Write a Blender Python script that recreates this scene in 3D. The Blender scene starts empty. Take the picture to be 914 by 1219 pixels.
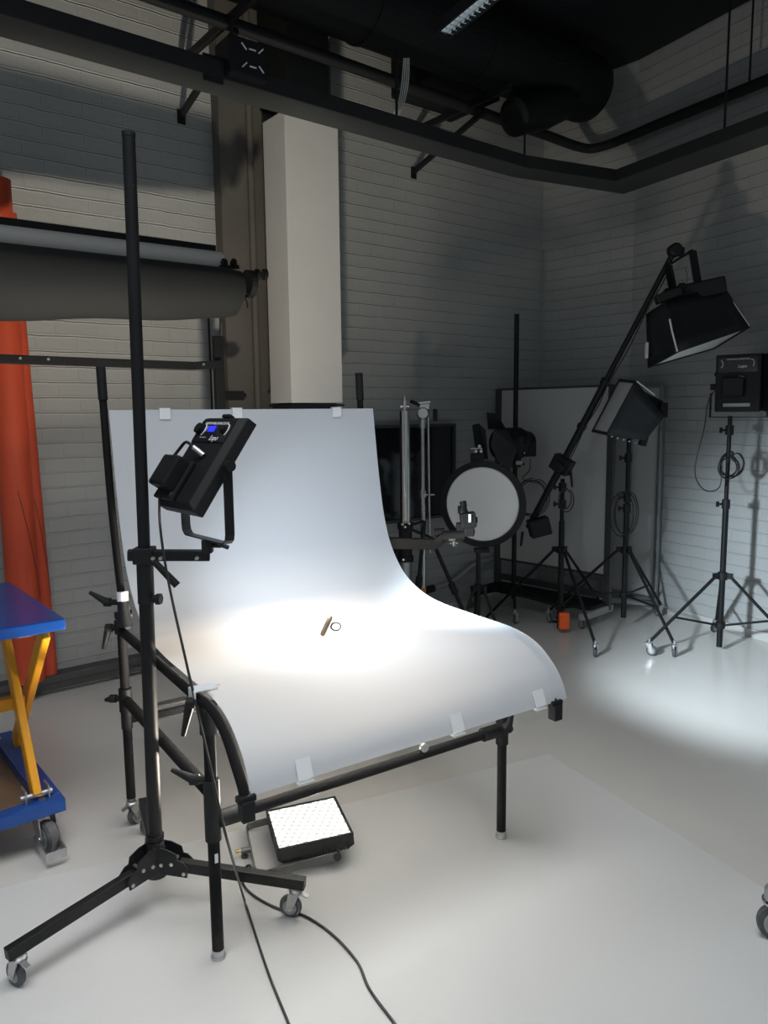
import bpy, bmesh, math, random
from mathutils import Vector, Matrix
random.seed(7)
PI = math.pi
V = Vector
scn = bpy.context.scene
col = scn.collection

# ------------------------------------------------------------------ camera
F_PX, CX, CY, CAM_H = 905.0, 457.0, 609.5, 1.6
th, ro = math.radians(7.4), math.radians(0.6)
Fw = V((0, math.cos(th), -math.sin(th)))
U0 = V((0, math.sin(th), math.cos(th)))
Rt = V((math.cos(ro), 0, 0)) - U0 * math.sin(ro)
Up = U0 * math.cos(ro) + V((math.sin(ro), 0, 0))
CAM = V((0, 0, CAM_H))
cd = bpy.data.cameras.new('camera')
cam = bpy.data.objects.new('camera', cd); col.objects.link(cam)
m = Matrix((Rt, Up, -Fw)).transposed().to_4x4(); m.translation = CAM
cam.matrix_world = m
cd.sensor_fit = 'VERTICAL'; cd.sensor_height = 36; cd.lens = 36 * F_PX / 1219
cd.clip_start = 0.05; cd.clip_end = 60
scn.camera = cam

def ray(u, v): return Fw + Rt * ((u - CX) / F_PX) - Up * ((v - CY) / F_PX)
def at(u, v, y):                    # point seen at pixel (u,v) at distance y in front
    d = ray(u, v); return CAM + d * (y / d.y)
def fl(u, v, z=0.0):
    d = ray(u, v); return CAM + d * ((z - CAM_H) / d.z)

# ------------------------------------------------------------------ materials
def mat(name, c, rough=0.5, metal=0.0, spec=0.5, emit=None, es=0.0, bump=None, var=0.0, vscale=6.0):
    m = bpy.data.materials.new(name); m.use_nodes = True
    nt = m.node_tree; b = nt.nodes['Principled BSDF']
    b.inputs['Base Color'].default_value = (*c, 1); b.inputs['Roughness'].default_value = rough
    b.inputs['Metallic'].default_value = metal; b.inputs['Specular IOR Level'].default_value = spec
    tc = nt.nodes.new('ShaderNodeTexCoord')
    if emit: b.inputs['Emission Color'].default_value = (*emit, 1); b.inputs['Emission Strength'].default_value = es
    if var:
        n = nt.nodes.new('ShaderNodeTexNoise'); n.inputs['Scale'].default_value = vscale; n.inputs['Detail'].default_value = 5
        nt.links.new(tc.outputs['Object'], n.inputs['Vector'])
        r = nt.nodes.new('ShaderNodeMapRange'); r.inputs[1].default_value = .3; r.inputs[2].default_value = .7
        r.inputs[3].default_value = 1 - var; r.inputs[4].default_value = 1 + var
        nt.links.new(n.outputs['Fac'], r.inputs[0])
        mx = nt.nodes.new('ShaderNodeVectorMath'); mx.operation = 'SCALE'; mx.inputs[0].default_value = c
        nt.links.new(r.outputs[0], mx.inputs['Scale']); nt.links.new(mx.outputs[0], b.inputs['Base Color'])
    if bump:
        n = nt.nodes.new('ShaderNodeTexNoise'); n.inputs['Scale'].default_value = bump[0]; n.inputs['Detail'].default_value = 4
        nt.links.new(tc.outputs['Object'], n.inputs['Vector'])
        bp = nt.nodes.new('ShaderNodeBump'); bp.inputs['Strength'].default_value = bump[1]; bp.inputs['Distance'].default_value = .002
        nt.links.new(n.outputs['Fac'], bp.inputs['Height']); nt.links.new(bp.outputs['Normal'], b.inputs['Normal'])
    return m

M = {}
M['black'] = mat('black powder coat', (.010, .011, .012), .45, spec=.2, var=.15)
M['blackm'] = mat('black matt', (.008, .009, .011), .6, spec=.3, var=.15)
M['tube'] = mat('anodised black tube', (.013, .013, .014), .65, spec=.06, var=.1)
M['fabric'] = mat('black softbox nylon', (.008, .010, .016), .55, bump=(60, .6))
M['rubber'] = mat('grey rubber', (.07, .075, .085), .6)
M['cable'] = mat('cable rubber', (.012, .012, .013), .45)
M['chrome'] = mat('chrome', (.55, .55, .54), .18, 1.0)
M['steel'] = mat('zinc steel', (.55, .56, .57), .35, .9, var=.1, vscale=30)
M['brass'] = mat('brass', (.75, .55, .22), .25, 1.0)
M['grey'] = mat('grey enamel', (.30, .31, .31), .45, var=.05)
M['dgrey'] = mat('dark grey enamel', (.05, .053, .055), .5, var=.1)
M['alu'] = mat('satin aluminium', (.38, .40, .42), .35, .7)
M['white'] = mat('white painted board', (.58, .59, .585), .55, var=.02)
M['whiteboard'] = mat('whiteboard enamel', (.52, .53, .53), .3)
M['diff'] = mat('diffusion cloth', (.74, .76, .76), .8)
M['blue'] = mat('blue lacquer', (.006, .055, .27), .22, var=.06)
M['yellow'] = mat('yellow lacquer', (.80, .36, .012), .35, var=.05)
M['wood'] = mat('brown plywood', (.23, .15, .09), .5, var=.25, vscale=3)
M['orange'] = mat('orange paper roll', (.52, .065, .022), .62, var=.05, vscale=2)
M['orange2'] = mat('bright orange plastic', (.95, .13, .02), .5)
M['card'] = mat('dark core', (.05, .02, .015), .8)
M['charcoal'] = mat('charcoal backdrop paper', (.011, .013, .0145), .8, var=.08, vscale=2)
M['greyroll'] = mat('grey backdrop paper', (.60, .60, .59), .7)
M['concrete'] = mat('raw concrete', (.105, .10, .092), .8, var=.18, vscale=2.2, bump=(25, .8))
M['ceil'] = mat('black painted ceiling', (.006, .008, .010), .75, var=.2, vscale=1.5)
M['tray'] = mat('dark grey tray steel', (.030, .035, .036), .55, var=.08)
M['duct'] = mat('black painted duct', (.005, .007, .008), .6, spec=.3)
M['clip'] = mat('clear plastic clip', (.80, .83, .86), .25)
M['glassdark'] = mat('dark glass', (.012, .014, .017), .08)
M['print'] = mat('white print', (.75, .76, .77), .6)
M['screenblue'] = mat('blue lcd', (.0, .0, .1), .3, emit=(.02, .03, 1.0), es=1.6)
M['tan'] = mat('tan wood', (.15, .105, .06), .5, var=.2, vscale=60)
M['tape'] = mat('orange tape', (.75, .28, .08), .6)
M['plaster'] = mat('white baseboard paint', (.52, .52, .51), .5)
M['sheetfl'] = mat('pale vinyl', (.73, .735, .735), .30, spec=.4, var=.015, vscale=1.2)
g = mat('clear glass', (.95, .96, .96), .03); g.node_tree.nodes['Principled BSDF'].inputs['Transmission Weight'].default_value = .9; M['glass'] = g

def floor_mat():
    m = mat('epoxy floor', (.42, .41, .395), .17, spec=.4)
    nt = m.node_tree; b = nt.nodes['Principled BSDF']; tc = nt.nodes.new('ShaderNodeTexCoord')
    n = nt.nodes.new('ShaderNodeTexNoise'); n.inputs['Scale'].default_value = 1.1; n.inputs['Detail'].default_value = 6
    nt.links.new(tc.outputs['Object'], n.inputs['Vector'])
    r = nt.nodes.new('ShaderNodeValToRGB'); r.color_ramp.elements[0].position = .3; r.color_ramp.elements[1].position = .7
    r.color_ramp.elements[0].color = (.68, .67, .645, 1); r.color_ramp.elements[1].color = (.73, .715, .69, 1)
    nt.links.new(n.outputs['Fac'], r.inputs['Fac']); nt.links.new(r.outputs['Color'], b.inputs['Base Color'])
    r2 = nt.nodes.new('ShaderNodeMapRange'); r2.inputs[3].default_value = .13; r2.inputs[4].default_value = .25
    nt.links.new(n.outputs['Fac'], r2.inputs[0]); nt.links.new(r2.outputs[0], b.inputs['Roughness'])
    return m
M['floor'] = floor_mat()

def brick_mat(name, c, off):
    m = mat(name, c, .55)
    nt = m.node_tree; b = nt.nodes['Principled BSDF']
    uv = nt.nodes.new('ShaderNodeTexCoord')
    mp = nt.nodes.new('ShaderNodeMapping'); mp.inputs['Location'].default_value = (off[0], off[1], 0)
    nt.links.new(uv.outputs['UV'], mp.inputs['Vector'])
    nz = nt.nodes.new('ShaderNodeTexNoise'); nz.inputs['Scale'].default_value = 7; nz.inputs['Detail'].default_value = 3
    nt.links.new(uv.outputs['UV'], nz.inputs['Vector'])
    sub = nt.nodes.new('ShaderNodeVectorMath'); sub.operation = 'SUBTRACT'; sub.inputs[1].default_value = (.5, .5, .5)
    nt.links.new(nz.outputs['Color'], sub.inputs[0])
    sc = nt.nodes.new('ShaderNodeVectorMath'); sc.operation = 'SCALE'; sc.inputs['Scale'].default_value = .013
    nt.links.new(sub.outputs[0], sc.inputs[0])
    ad = nt.nodes.new('ShaderNodeVectorMath'); ad.operation = 'ADD'
    nt.links.new(mp.outputs[0], ad.inputs[0]); nt.links.new(sc.outputs[0], ad.inputs[1])
    bt = nt.nodes.new('ShaderNodeTexBrick'); bt.inputs['Scale'].default_value = 1
    bt.inputs['Brick Width'].default_value = .225; bt.inputs['Row Height'].default_value = .0865
    bt.inputs['Mortar Size'].default_value = .0055; bt.inputs['Mortar Smooth'].default_value = .6
    nt.links.new(ad.outputs[0], bt.inputs['Vector'])
    k = 1
    bt.inputs['Color1'].default_value = (*[x * 1.015 for x in c], 1); bt.inputs['Color2'].default_value = (*[x * .985 for x in c], 1)
    bt.inputs['Mortar'].default_value = (*[x * .985 for x in c], 1)
    n2 = nt.nodes.new('ShaderNodeTexNoise'); n2.inputs['Scale'].default_value = 2.0; n2.inputs['Detail'].default_value = 6
    nt.links.new(uv.outputs['UV'], n2.inputs['Vector'])
    rr = nt.nodes.new('ShaderNodeMapRange'); rr.inputs[1].default_value = .3; rr.inputs[2].default_value = .7; rr.inputs[3].default_value = .94; rr.inputs[4].default_value = 1.05
    nt.links.new(n2.outputs['Fac'], rr.inputs[0])
    s2 = nt.nodes.new('ShaderNodeVectorMath'); s2.operation = 'SCALE'
    nt.links.new(bt.outputs['Color'], s2.inputs[0]); nt.links.new(rr.outputs[0], s2.inputs['Scale'])
    nt.links.new(s2.outputs[0], b.inputs['Base Color'])
    inv = nt.nodes.new('ShaderNodeMath'); inv.operation = 'SUBTRACT'; inv.inputs[0].default_value = 1
    nt.links.new(bt.outputs['Fac'], inv.inputs[1])
    n3 = nt.nodes.new('ShaderNodeTexNoise'); n3.inputs['Scale'].default_value = 30; n3.inputs['Detail'].default_value = 5
    nt.links.new(uv.outputs['UV'], n3.inputs['Vector'])
    mu = nt.nodes.new('ShaderNodeMath'); mu.operation = 'MULTIPLY_ADD'; mu.inputs[1].default_value = .35
    sx = nt.nodes.new('ShaderNodeSeparateXYZ'); nt.links.new(ad.outputs[0], sx.inputs[0])
    dv = nt.nodes.new('ShaderNodeMath'); dv.operation = 'DIVIDE'; dv.inputs[1].default_value = .0865; nt.links.new(sx.outputs['Y'], dv.inputs[0])
    fr_ = nt.nodes.new('ShaderNodeMath'); fr_.operation = 'FRACT'; nt.links.new(dv.outputs[0], fr_.inputs[0])
    pr_ = nt.nodes.new('ShaderNodeValToRGB'); pr_.color_ramp.interpolation = 'EASE'
    cr_ = pr_.color_ramp; cr_.elements[0].position = 0; cr_.elements[0].color = (0, 0, 0, 1); cr_.elements[1].position = 1; cr_.elements[1].color = (.1, .1, .1, 1)
    for p_, c_ in ((.07, .85), (.16, .55), (.84, .6), (.93, 1.0)): e_ = cr_.elements.new(p_); e_.color = (c_, c_, c_, 1)
    nt.links.new(fr_.outputs[0], pr_.inputs['Fac'])
    iv2 = nt.nodes.new('ShaderNodeMath'); iv2.operation = 'MULTIPLY_ADD'; iv2.inputs[1].default_value = .30
    nt.links.new(inv.outputs[0], iv2.inputs[0]); nt.links.new(pr_.outputs['Color'], iv2.inputs[2])
    nt.links.new(n3.outputs['Fac'], mu.inputs[0]); nt.links.new(iv2.outputs[0], mu.inputs[2])
    bp = nt.nodes.new('ShaderNodeBump'); bp.inputs['Strength'].default_value = .6; bp.inputs['Distance'].default_value = .007
    nt.links.new(mu.outputs[0], bp.inputs['Height']); nt.links.new(bp.outputs['Normal'], b.inputs['Normal'])
    return m
M['brickL'] = brick_mat('white painted brick back', (.37, .385, .385), (.07, .02))
M['brickR'] = brick_mat('white painted brick right', (.385, .40, .40), (.0, .03))

def sheet_mat():
    m = bpy.data.materials.new('opal acrylic'); m.use_nodes = True; nt = m.node_tree; nt.nodes.clear()
    o = nt.nodes.new('ShaderNodeOutputMaterial'); d = nt.nodes.new('ShaderNodeBsdfDiffuse'); t = nt.nodes.new('ShaderNodeBsdfTranslucent')
    gl = nt.nodes.new('ShaderNodeBsdfGlossy'); mx = nt.nodes.new('ShaderNodeMixShader'); m2 = nt.nodes.new('ShaderNodeMixShader')
    d.inputs['Color'].default_value = (.57, .605, .66, 1); t.inputs['Color'].default_value = (.86, .80, .72, 1)
    gl.inputs['Roughness'].default_value = .35; mx.inputs[0].default_value = SHEET_T; m2.inputs[0].default_value = .035
    nt.links.new(d.outputs[0], mx.inputs[1]); nt.links.new(t.outputs[0], mx.inputs[2])
    nt.links.new(mx.outputs[0], m2.inputs[1]); nt.links.new(gl.outputs[0], m2.inputs[2]); nt.links.new(m2.outputs[0], o.inputs[0])
    return m
SHEET_T = .05
M['sheet'] = sheet_mat()

def led_mat(name, colr, strength, ang):
    m = bpy.data.materials.new(name); m.use_nodes = True; nt = m.node_tree; b = nt.nodes['Principled BSDF']
    b.inputs['Base Color'].default_value = (.15, .15, .15, 1)
    tc = nt.nodes.new('ShaderNodeTexCoord'); mp = nt.nodes.new('ShaderNodeMapping')
    mp.inputs['Scale'].default_value = (10, 10, 1); mp.inputs['Rotation'].default_value = (0, 0, ang)
    nt.links.new(tc.outputs['UV'], mp.inputs['Vector'])
    fr = nt.nodes.new('ShaderNodeVectorMath'); fr.operation = 'FRACTION'; nt.links.new(mp.outputs[0], fr.inputs[0])
    sb = nt.nodes.new('ShaderNodeVectorMath'); sb.operation = 'SUBTRACT'; sb.inputs[1].default_value = (.5, .5, 0); nt.links.new(fr.outputs[0], sb.inputs[0])
    ln = nt.nodes.new('ShaderNodeVectorMath'); ln.operation = 'LENGTH'; nt.links.new(sb.outputs[0], ln.inputs[0])
    r = nt.nodes.new('ShaderNodeMapRange'); r.inputs[1].default_value = .34; r.inputs[2].default_value = .50; r.inputs[3].default_value = strength; r.inputs[4].default_value = .50
    nt.links.new(ln.outputs['Value'], r.inputs[0])
    b.inputs['Emission Color'].default_value = (*colr, 1); nt.links.new(r.outputs[0], b.inputs['Emission Strength'])
    return m

# ------------------------------------------------------------------ mesh builder
def frame_of(d):
    d = V(d).normalized(); a = V((0, 0, 1)) if abs(d.z) < .95 else V((1, 0, 0))
    x = d.cross(a).normalized(); y = d.cross(x).normalized(); return x, y, d
class MB:
    def __init__(s): s.v = []; s.f = []; s.sm = []; s.g = []
    def add(s, vs, fs, smooth=False):
        o = len(s.v); s.v += [V(p) for p in vs]; s.g.append((o, len(s.v), len(s.f), len(s.f) + len(fs)))
        for f in fs: s.f.append([i + o for i in f]); s.sm.append(smooth)
        return s
    def box(s, c, size, X=(1, 0, 0), Y=(0, 1, 0), Z=(0, 0, 1)):
        c = V(c); X, Y, Z = V(X).normalized(), V(Y).normalized(), V(Z).normalized(); a, b, h = [q / 2 for q in size]
        vs = [c + X * i * a + Y * j * b + Z * k * h for k in (-1, 1) for j in (-1, 1) for i in (-1, 1)]
        return s.add(vs, [(0, 2, 3, 1), (4, 5, 7, 6), (0, 1, 5, 4), (2, 6, 7, 3), (0, 4, 6, 2), (1, 3, 7, 5)])
    def bar(s, p, q, w, h, side=None):           # rectangular bar from p to q, w sideways, h upwards
        p, q = V(p), V(q); d = (q - p).normalized()
        x = V(side).normalized() if side else d.cross(V((0, 0, 1))).normalized()
        z = x.cross(d).normalized(); return s.box((p + q) / 2, (w, (q - p).length, h), x, d, z)
    def tube(s, p, q, r, r2=None, n=16, cap=True):
        return s.loft([p, q], [r, r if r2 is None else r2], n, cap)
    def loft(s, pts, rs, n=16, cap=True):
        pts = [V(p) for p in pts]; k = len(pts)
        if not hasattr(rs, '__len__'): rs = [rs] * k
        x, y, _ = frame_of(pts[1] - pts[0]); vs = []
        for i, p in enumerate(pts):
            t = (pts[min(i + 1, k - 1)] - pts[max(i - 1, 0)])
            t = t.normalized() if t.length > 1e-9 else _
            x = (x - t * x.dot(t)).normalized(); y = t.cross(x)
            for j in range(n): a = 2 * PI * j / n; vs.append(p + (x * math.cos(a) + y * math.sin(a)) * rs[i])
        fs = [(i * n + j, i * n + (j + 1) % n, (i + 1) * n + (j + 1) % n, (i + 1) * n + j) for i in range(k - 1) for j in range(n)]
        s.add(vs, fs, True)
        if cap:
            s.add(vs[:n], [tuple(reversed(range(n)))]); s.add(vs[-n:], [tuple(range(n))])
        return s
    def lathe(s, c, axis, prof, n=24):            # prof: list of (t along axis, radius)
        x, y, d = frame_of(axis); c = V(c); vs = []
        for t, r in prof:
            for j in range(n): a = 2 * PI * j / n; vs.append(c + d * t + (x * math.cos(a) + y * math.sin(a)) * max(r, 1e-4))
        k = len(prof)
        fs = [(i * n + j, i * n + (j + 1) % n, (i + 1) * n + (j + 1) % n, (i + 1) * n + j) for i in range(k - 1) for j in range(n)]
        s.add(vs, fs, False); s.add(vs[:n], [tuple(reversed(range(n)))]); s.add(vs[-n:], [tuple(range(n))]); return s
    def prism(s, pts, d):                          # polygon extruded along d
        pts = [V(p) for p in pts]; d = V(d); n = len(pts)
        return s.add(pts + [p + d for p in pts], [tuple(reversed(range(n))), tuple(range(n, 2 * n))] + [(i, (i + 1) % n, (i + 1) % n + n, i + n) for i in range(n)])
    def quad(s, pts): return s.add(pts, [tuple(range(len(pts)))])
WO = {}
PATTERN = {'vents', 'louvre', 'dial_marks', 'ridges', 'led_face', 'shell', 'bezel', 'lip', 'hinge_plate', 'sheet_clip', 'cable'}
def pieces(mb, margin=.006):      # split a builder into its separate solids
    bb = []
    for a, b, fa, fb in mb.g:
        p = mb.v[a:b]; bb.append(([min(q[i] for q in p) - margin / 2 for i in range(3)], [max(q[i] for q in p) + margin / 2 for i in range(3)]))
    n = len(bb); par = list(range(n))
    def find(i):
        while par[i] != i: i = par[i]
        return i
    for i in range(n):
        for j in range(i):
            if all(bb[i][0][k] <= bb[j][1][k] and bb[j][0][k] <= bb[i][1][k] for k in range(3)): par[find(i)] = find(j)
    out = {}
    for i, (a, b, fa, fb) in enumerate(mb.g):
        m_ = out.setdefault(find(i), MB()); o = len(m_.v)
        m_.v += mb.v[a:b]; m_.f += [[q - a + o for q in f] for f in mb.f[fa:fb]]; m_.sm += mb.sm[fa:fb]
    return list(out.values())
def link_mesh(name, me, m, parent, bevel=0, seg=2):
    o = bpy.data.objects.new(name, me); col.objects.link(o)
    if m: me.materials.append(m)
    if parent: o.parent = parent
    WO[o] = WO[parent] if parent else V((0, 0, 0))
    if bevel:
        b = o.modifiers.new('bevel', 'BEVEL'); b.width = bevel; b.segments = seg; b.limit_method = 'ANGLE'; b.angle_limit = math.radians(40)
    return o
def build(name, mb, m, parent=None, bevel=0, origin=None, uv=None):
    if parent and name not in PATTERN and len(mb.g) > 1:
        ps = pieces(mb)
        if len(ps) > 1:
            rs_ = [build(name, p_, m, parent, bevel, origin, uv) for p_ in ps]; return rs_[0]
    off = WO[parent] if parent else (V(origin) if origin is not None else V((0, 0, 0)))
    me = bpy.data.meshes.new(name); me.from_pydata([tuple(v - off) for v in mb.v], [], mb.f)
    for p, sm in zip(me.polygons, mb.sm): p.use_smooth = sm
    me.update()
    bm = bmesh.new(); bm.from_mesh(me); bmesh.ops.recalc_face_normals(bm, faces=bm.faces); bm.to_mesh(me); bm.free()
    if uv:
        l = me.uv_layers.new(name='UVMap')
        for lp in me.loops: l.data[lp.index].uv = uv(me.vertices[lp.vertex_index].co + off)
    o = link_mesh(name, me, m, parent, bevel)
    if not parent and origin is not None: o.location = off; WO[o] = off
    return o
def tag(o, label=None, cat=None, group=None, kind=None):
    if label: o['label'] = label
    if cat: o['category'] = cat
    if group: o['group'] = group
    if kind: o['kind'] = kind
    return o
def thing(name, label, cat, loc, group=None):
    o = bpy.data.objects.new(name, None); col.objects.link(o); o.location = V(loc); o.empty_display_size = .05
    WO[o] = V(loc); return tag(o, label, cat, group)
def struct(name, mb, m, uv=None, bevel=0): return tag(build(name, mb, m, uv=uv, bevel=bevel), kind='structure')
def spline(pts, n=10):
    pts = [V(p) for p in pts]; out = []
    for i in range(len(pts) - 1):
        a, b, c, d = pts[max(i - 1, 0)], pts[i], pts[i + 1], pts[min(i + 2, len(pts) - 1)]
        for k in range(n):
            t = k / n; out.append(.5 * ((2 * b) + (c - a) * t + (2 * a - 5 * b + 4 * c - d) * t * t + (3 * b - a - 3 * c + d) * t ** 3))
    out.append(pts[-1]); return out
def text(parent, body, c, X, Y, h, m, name='lettering', shear=0.0):
    cu = bpy.data.curves.new(name, 'FONT'); cu.body = body; cu.size = h; cu.align_x = 'CENTER'; cu.align_y = 'CENTER'; cu.extrude = .0004; cu.shear = shear
    to = bpy.data.objects.new('tmp', cu); col.objects.link(to)
    dg = bpy.context.evaluated_depsgraph_get(); me = bpy.data.meshes.new_from_object(to.evaluated_get(dg)); bpy.data.objects.remove(to)
    X = V(X).normalized(); Y = V(Y).normalized(); Z = X.cross(Y); c = V(c) - WO[parent]
    for v in me.vertices: v.co = c + X * v.co.x + Y * v.co.y + Z * v.co.z
    me.materials.clear(); return link_mesh(name, me, m, parent)

# casters: one fork mesh and one wheel mesh per size, shared by every copy
_cm = {}
def caster(parent, P, ang, s=1.0, wide=1.0, name='caster'):
    key = (round(s, 3), wide)
    P = V(P)
    if key not in _cm:
        r = .0375 * s; w = .011 * s * wide
        f = MB(); cx = .018 * s
        f.lathe((0, 0, 2 * r + .012 * s), (0, 0, 1), [(0, .020 * s), (.008 * s, .022 * s), (.012 * s, .018 * s), (.016 * s, .018 * s), (.018 * s, .009 * s), (.035 * s, .009 * s)], 20)
        for sy in (-1, 1):
            y0 = sy * (w + .004 * s)
            f.prism([(-.017 * s, y0, 2 * r + .014 * s), (.019 * s, y0, 2 * r + .014 * s), (cx + .012 * s, y0, r * .8), (cx, y0, r * .72), (cx - .009 * s, y0, r * .8)], (0, sy * .003 * s, 0))
        f.tube((cx, -w - .009 * s, r), (cx, w + .009 * s, r), .006 * s, n=10)
        f.box((-.028 * s, 0, 2 * r + .006 * s), (.030 * s, .016 * s, .005 * s), (1, 0, .3), (0, 1, 0), (-.3, 0, 1))
        wh = MB(); wh.lathe((cx, -w, r), (0, 1, 0), [(0, r * .80), (w * .4, r * .96), (w, r), (w * 1.6, r * .96), (w * 2, r * .80)], 28)
        hub = MB(); hub.lathe((cx, -w - .001, r), (0, 1, 0), [(0, r * .62), (2 * w + .002, r * .62)], 24)
        def mk(nm, mb, mt):
            me = bpy.data.meshes.new(nm); me.from_pydata([tuple(v) for v in mb.v], [], mb.f); me.update()
            for p in me.polygons: p.use_smooth = False
            bm = bmesh.new(); bm.from_mesh(me); bmesh.ops.recalc_face_normals(bm, faces=bm.faces); bm.to_mesh(me); bm.free()
            me.materials.append(mt); return me
        _cm[key] = (mk('caster_fork', f, M['steel']), mk('caster_wheel', wh, M['rubber']), mk('caster_hub', hub, M['grey']))
    fm, wm, hm = _cm[key]
    o = bpy.data.objects.new(name, fm); col.objects.link(o); o.parent = parent; o.location = P - WO[parent]; o.rotation_euler = (0, 0, ang); WO[o] = P
    w = bpy.data.objects.new('wheel', wm); col.objects.link(w); w.parent = o; WO[w] = P
    h = bpy.data.objects.new('wheel_hub', hm); col.objects.link(h); h.parent = o; WO[h] = P
    return o

# ------------------------------------------------------------------ room
CEIL = 4.3
L = V((-2.0, 4.29, 0)); P = V((1.42, 6.95, 0)); K = V((2.02, 6.3, 0))
wd = (P - L).normalized(); wn = V((wd.y, -wd.x, 0))      # along the back wall, and out of it into the room
kd = (K - P).normalized()
rd = V((.473, -.881, 0)).normalized(); rn = V((-.881, -.473, 0)).normalized()
def W(s, n, z=0): return L + wd * s + wn * n + V((0, 0, z))     # coordinates along / off the back wall
def R(s, n, z=0): return K + rd * s + rn * n + V((0, 0, z))
Z = V((0, 0, 1))
def wall(name, a, b, m):
    d = (b - a).normalized(); nn = V((-d.y, d.x, 0)); mb = MB()
    mb.box((a + b) / 2 + nn * .1 + Z * CEIL / 2, ((b - a).length, .2, CEIL), d, nn, Z)
    return struct(name, mb, m, uv=lambda p: ((p - a).dot(d), p.z))
wall('wall_back', L - wd * 3.0, P + wd * .14, M['brickL'])
wall('wall_corner', P, K, M['brickR'])
wall('wall_right', K, K + rd * 5.0, M['brickR'])
fb = MB(); fb.prism([(-7, -3.5, -.1), (5, -3.5, -.1), (5, 2, -.1), (2.6, 7.6, -.1), (1, 7.6, -.1), (-7, 3, -.1)], (0, 0, .1))
struct('floor', fb, M['floor'])
cb = MB(); cb.prism([(-7, .8, CEIL), (5, .8, CEIL), (5, 2, CEIL), (2.6, 7.6, CEIL), (1, 7.6, CEIL), (-7, 3, CEIL)], (0, 0, .1))
struct('ceiling', cb, M['ceil'])
struct('baseboard_right', MB().box((R(0, .006) + R(4.9, .006)) / 2 + Z * .03, (4.9, .012, .06), rd, rn, Z), M['plaster'])
struct('baseboard_back', MB().box(W(.9, .008) + Z * .009, (1.85, .016, .018), wd, wn, Z), M['plaster'])
tr = MB()
tr.box(W(.55, .05, .098), (4.3, .10, .042), wd, wn, Z); tr.box(W(.55, .04, .049), (4.3, .08, .044), wd, wn, Z)
struct('trim_1', tr, M['dgrey'], bevel=.004)
# concrete pier and white boxed-in riser
struct('trim_2', MB().box(W(1.62, .05, CEIL / 2), (.84, .10, CEIL), wd, wn, Z), M['concrete'], bevel=.004)
bx = MB().box(W(1.62, .37, 2.53), (.385, .26, 1.72), wd, wn, Z)
struct('trim_3', bx, M['white'], bevel=.002)
struct('trim_4', MB().box(W(1.62, .33, .83), (.34, .20, 1.66), wd, wn, Z).box(W(1.62, .37, 1.655), (.40, .28, .012), wd, wn, Z), M['glassdark'])
struct('trim_5', MB().tube(W(1.40, .12, 0), W(1.40, .12, CEIL), .022), M['concrete'])
struct('trim_6', MB().box(W(1.62, .30, 3.95), (.30, .35, .9), wd, wn, Z), M['duct'], bevel=.01)
struct('trim_7', MB().tube(W(1.12, .02, 0), W(1.12, .02, 2.4), .006), M['blackm'])
# low pipe on the back wall
pp = thing('wall_pipe', 'pale grey pipe running low along the back wall with a black end plug', 'pipe', W(3.4, .06, .2))
build('pipe', MB().loft(spline([W(2.99, .06, .178), W(3.2, .06, .20), W(3.35, .06, .27), W(3.5, .06, .32), W(3.9, .06, .345)]), .022), M['grey'], pp)
build('end_plug', MB().tube(W(2.90, .06, .172), W(2.99, .06, .178), .030), M['blackm'], pp)

# ------------------------------------------------------------------ overhead tray, pipe, ducts
def L2(pts, n, z): return [V((p.x, p.y, z)) for p in pts]
tz = 3.2
ta = [W(-2.6, .935), W(3.03, .85), fl(742, 231, tz), fl(742, 231, tz) + rd * 4.2]
tb = [W(-2.6, 1.158), W(2.93, 1.05), fl(733, 215, tz), fl(733, 215, tz) + rd * 4.2]
tray = thing('cable_tray', 'long dark grey cable tray hung under the ceiling, bending round the corner', 'cable tray', W(0, 1.05, tz))
a4 = [V((p.x, p.y, tz)) for p in ta]; b4 = [V((p.x, p.y, tz)) for p in tb]
mb = MB()
for i in range(3): mb.prism([a4[i], a4[i + 1], b4[i + 1], b4[i]], (0, 0, .004))
build('tray_floor', mb, M['tray'], tray)
mb = MB()
for i in range(3):
    dd = (b4[i + 1] - b4[i]).normalized(); mb.bar(b4[i] - dd * .01 + Z * .035, b4[i + 1] + dd * .01 + Z * .035, .012, .075)
    mb.bar(a4[i] + Z * .035, a4[i + 1] + Z * .035, .008, .06)
build('tray_lip', mb, M['ceil'], tray)
def rail_pts():
    return [W(-2.5, .66, 3.7), W(.5, .64, 3.7), W(2.5, .58, 3.7)] + [fl(588, 139.4, 3.7), fl(650, 161, 3.7), fl(683, 173, 3.7), fl(703, 177, 3.7), fl(723, 172.5, 3.7), fl(745, 164, 3.7), fl(800, 141, 3.7), fl(914, 95, 3.7)]
rp = rail_pts(); e = (rp[-1] - rp[-2]).normalized(); rp.append(rp[-1] + e * 2)
sup = thing('overhead_rail', 'black curtain rail pipe above the tray, curving round the room corner', 'rail', V(rp[3]))
build('pipe', MB().loft(spline(rp, 8), .036, 12), M['ceil'], sup)
for s_, d_ in ((1.0, 0), (2.85, 0)):
    f0 = W(s_, 0, 3.41)
    br = MB().bar(W(s_, 0, 3.41), W(s_, .74, 3.62), .03, .03).bar(W(s_, 0, 3.70), W(s_, .98, 3.70), .03, .04).box(W(s_, .004, 3.40), (.05, .008, .08), wd, wn, Z)
    t = thing('wall_bracket', 'black angled wall bracket holding the tray, ' + ('left of the concrete pier' if s_ < 2 else 'between the white riser and the room corner'), 'bracket', f0, 'tray wall brackets')
    build('arm', br, M['blackm'], t)
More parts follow.
